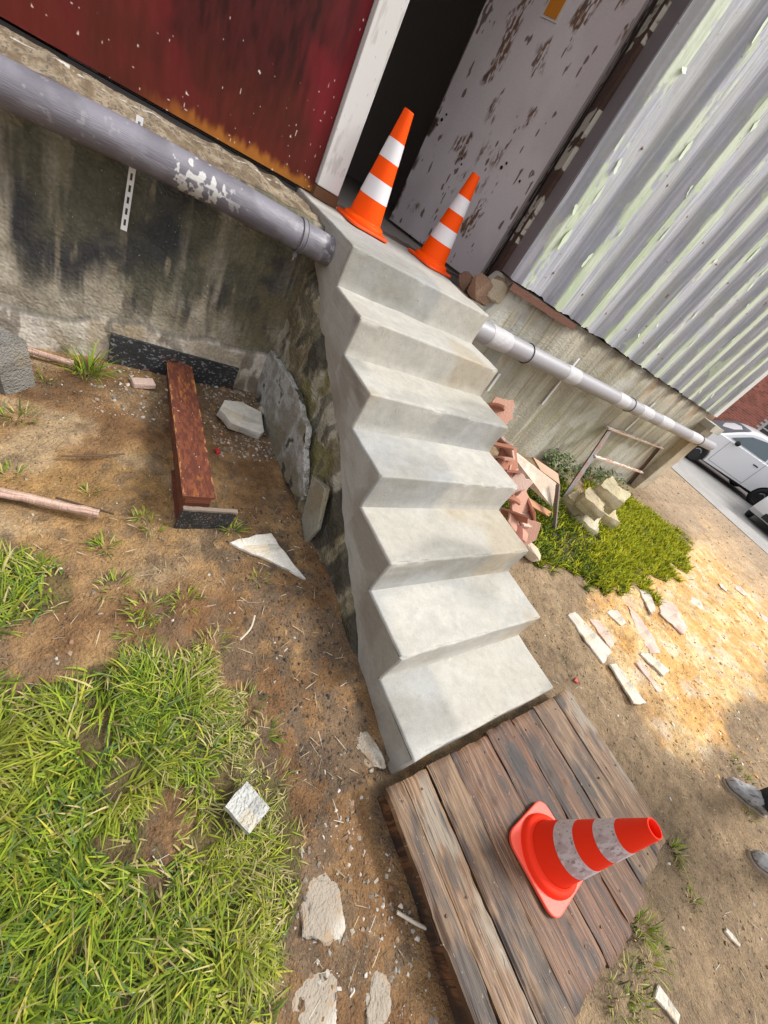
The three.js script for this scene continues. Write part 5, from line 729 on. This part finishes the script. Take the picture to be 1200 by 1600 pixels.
{
  // local frame: z forward, x to the person's left; feet at x = +-0.19
  const T1 = at(1146, 1237, 1, 0.015), T2 = at(1152, 1322, 1, 0.015), fwd = V(-0.62, 0, -0.78).normalize(), mid = T1.clone().add(T2).multiplyScalar(0.5).addScaledVector(fwd, -0.2);
  const t = thing('person', 'person in dark trousers and grey work shoes standing on the bare soil', 'person', [mid.x, 0.006, mid.z], Math.atan2(fwd.x, fwd.z));
  const sp = T1.distanceTo(T2) / 2 * 0.98, skin = mat([0.45, 0.27, 0.19], 0.6), cloth = mat([0.018, 0.020, 0.024], 0.9, { bumpMap: grit, bumpScale: 0.003 }), jacket = mat([0.05, 0.06, 0.075], 0.9), shoe = mat([1, 1, 1], 0.8, { vertexColors: true }), sole = mat([0.30, 0.24, 0.18], 0.9);
  const body = [];
  for (const s of [1, -1]) { body.push([[s * sp, 0.1, -0.02], [s * sp * 0.85, 0.48, 0.0], 0.045, 0.055], [[s * sp * 0.85, 0.48, 0], [s * 0.1, 0.9, -0.01], 0.06, 0.085], [[s * 0.19, 1.42, -0.02], [s * 0.27, 1.14, -0.04], 0.05, 0.042], [[s * 0.27, 1.14, -0.04], [s * 0.25, 0.90, 0.05], 0.042, 0.03], [[s * 0.25, 0.90, 0.05], [s * 0.245, 0.83, 0.065], 0.032, 0.034]); for (let f = 0; f < 4; f++) { const l = [0.065, 0.075, 0.07, 0.055][f], z0 = 0.035 + f * 0.018; body.push([[s * 0.245, 0.82, z0 + 0.005], [s * 0.24, 0.82 - l * 0.55, z0 + 0.012], 0.010, 0.009], [[s * 0.24, 0.82 - l * 0.55, z0 + 0.012], [s * 0.225, 0.82 - l, z0 + 0.01], 0.009, 0.008]); } body.push([[s * 0.235, 0.86, 0.085], [s * 0.215, 0.81, 0.105], 0.011, 0.009]); }
  body.push([[0, 0.95, -0.01], [0, 1.2, -0.01], 0.13, 0.12], [[0, 1.2, -0.01], [0, 1.4, -0.02], 0.125, 0.11], [[-0.15, 1.42, -0.02], [0.15, 1.42, -0.02], 0.06, 0.06], [[0, 1.44, -0.02], [0, 1.56, 0], 0.052, 0.05], [[0, 1.60, 0.015], [0, 1.70, -0.005], 0.078, 0.092], [[0, 1.63, 0.09], [0, 1.655, 0.085], 0.014, 0.01], [[-0.09, 1.64, -0.005], [-0.09, 1.665, -0.005], 0.016, 0.018], [[0.09, 1.64, -0.005], [0.09, 1.665, -0.005], 0.016, 0.018]);
  part('body', sdfGeo(field(body, 0.022), V(-0.42, 0, -0.42), V(0.42, 1.86, 0.42), 96), skin, t);
  const tr = []; for (const s of [1, -1]) tr.push([[s * sp, 0.085, -0.035], [s * sp * 0.86, 0.48, -0.005], 0.066, 0.075], [[s * sp * 0.86, 0.48, -0.005], [s * 0.1, 0.9, -0.01], 0.078, 0.105]); tr.push([[-0.06, 0.93, -0.01], [0.06, 0.93, -0.01], 0.125, 0.125], [[0, 0.93, -0.01], [0, 1.03, -0.01], 0.14, 0.14]);
  const trF = field(tr, 0.05); part('trousers', sdfGeo(p => Math.max(trF(p) + 0.01 * (n3(p.x * 22, p.y * 22, p.z * 22) - 0.5) * 1.6, 0.075 - p.y), V(-0.42, 0, -0.42), V(0.42, 1.25, 0.42), 84), cloth, t);
  const jk = []; for (const s of [1, -1]) jk.push([[s * 0.19, 1.42, -0.02], [s * 0.27, 1.14, -0.04], 0.072, 0.062], [[s * 0.27, 1.14, -0.04], [s * 0.252, 0.92, 0.045], 0.062, 0.05]); jk.push([[0, 0.98, -0.01], [0, 1.2, -0.01], 0.165, 0.155], [[-0.05, 1.25, -0.01], [0.05, 1.25, -0.01], 0.15, 0.15], [[-0.15, 1.41, -0.02], [0.15, 1.41, -0.02], 0.085, 0.085], [[0, 1.44, -0.02], [0, 1.5, -0.01], 0.085, 0.068]);
  const jF = field(jk, 0.05); part('jacket', sdfGeo(p => Math.max(jF(p), p.y - 1.515), V(-0.42, 0.72, -0.42), V(0.42, 1.62, 0.42), 80), jacket, t);
  part('hair', sdfGeo(p => Math.max(cap(p, [0, 1.64, -0.012], [0, 1.715, -0.012], 0.098, 0.1), (p.z - 0.03) - (p.y - 1.66) * 0.8, 1.6 - p.y), V(-0.15, 1.55, -0.15), V(0.15, 1.85, 0.15), 40), mat([0.03, 0.02, 0.015], 0.8), t);
  for (const s of [1, -1]) {
    const X = s * sp, up = field([[[X, 0.062, -0.05], [X, 0.060, 0.06], 0.046, 0.046], [[X, 0.06, 0.06], [X + s * 0.004, 0.045, 0.165], 0.048, 0.040], [[X, 0.07, -0.04], [X, 0.13, -0.035], 0.047, 0.05]], 0.03), f = p => Math.max(up(p) + 0.0035 * (n3(p.x * 60, p.y * 40, p.z * 90) - 0.5) * 2, 0.024 - p.y);
    for (let q = 0; q < 4; q++) { const zz = 0.03 + q * 0.026, yy = 0.112 - q * 0.007; part('lace', tube([[X - 0.026, yy - 0.010, zz], [X, yy, zz + 0.004], [X + 0.026, yy - 0.010, zz]], 0.0028, 8, 5), mat([0.03, 0.03, 0.03], 0.8), t); }
    const sg = sdfGeo(f, V(X - 0.09, -0.005, -0.13), V(X + 0.09, 0.2, 0.24), 64); { const p = sg.attributes.position, c = []; for (let i = 0; i < p.count; i++) { const x = p.getX(i), y = p.getY(i), z = p.getZ(i), a = n3(x * 50 + 9, y * 50 + 4, z * 50 + 9), b = n3(x * 160 + 3, y * 90 + 3, z * 30 + 20); let k = 0.24 + 0.22 * a; if (z < 0.02 && y > 0.075) k = 0.05; if (b > 0.72) k *= 0.45; if (y < 0.034) k = 0.16; c.push(k, k * 0.985, k * 0.97); } sg.setAttribute('color', new THREE.Float32BufferAttribute(c, 3)); }
    const sh = part('shoe', sg, shoe, t);
    part('sole', sdfGeo(p => Math.max(up(V(p.x, 0.05, p.z)) - 0.006, p.y - 0.025, 0.0 - p.y), V(X - 0.09, -0.01, -0.13), V(X + 0.09, 0.04, 0.24), 40), sole, sh);
  }
}

renderer.render(scene, camera);
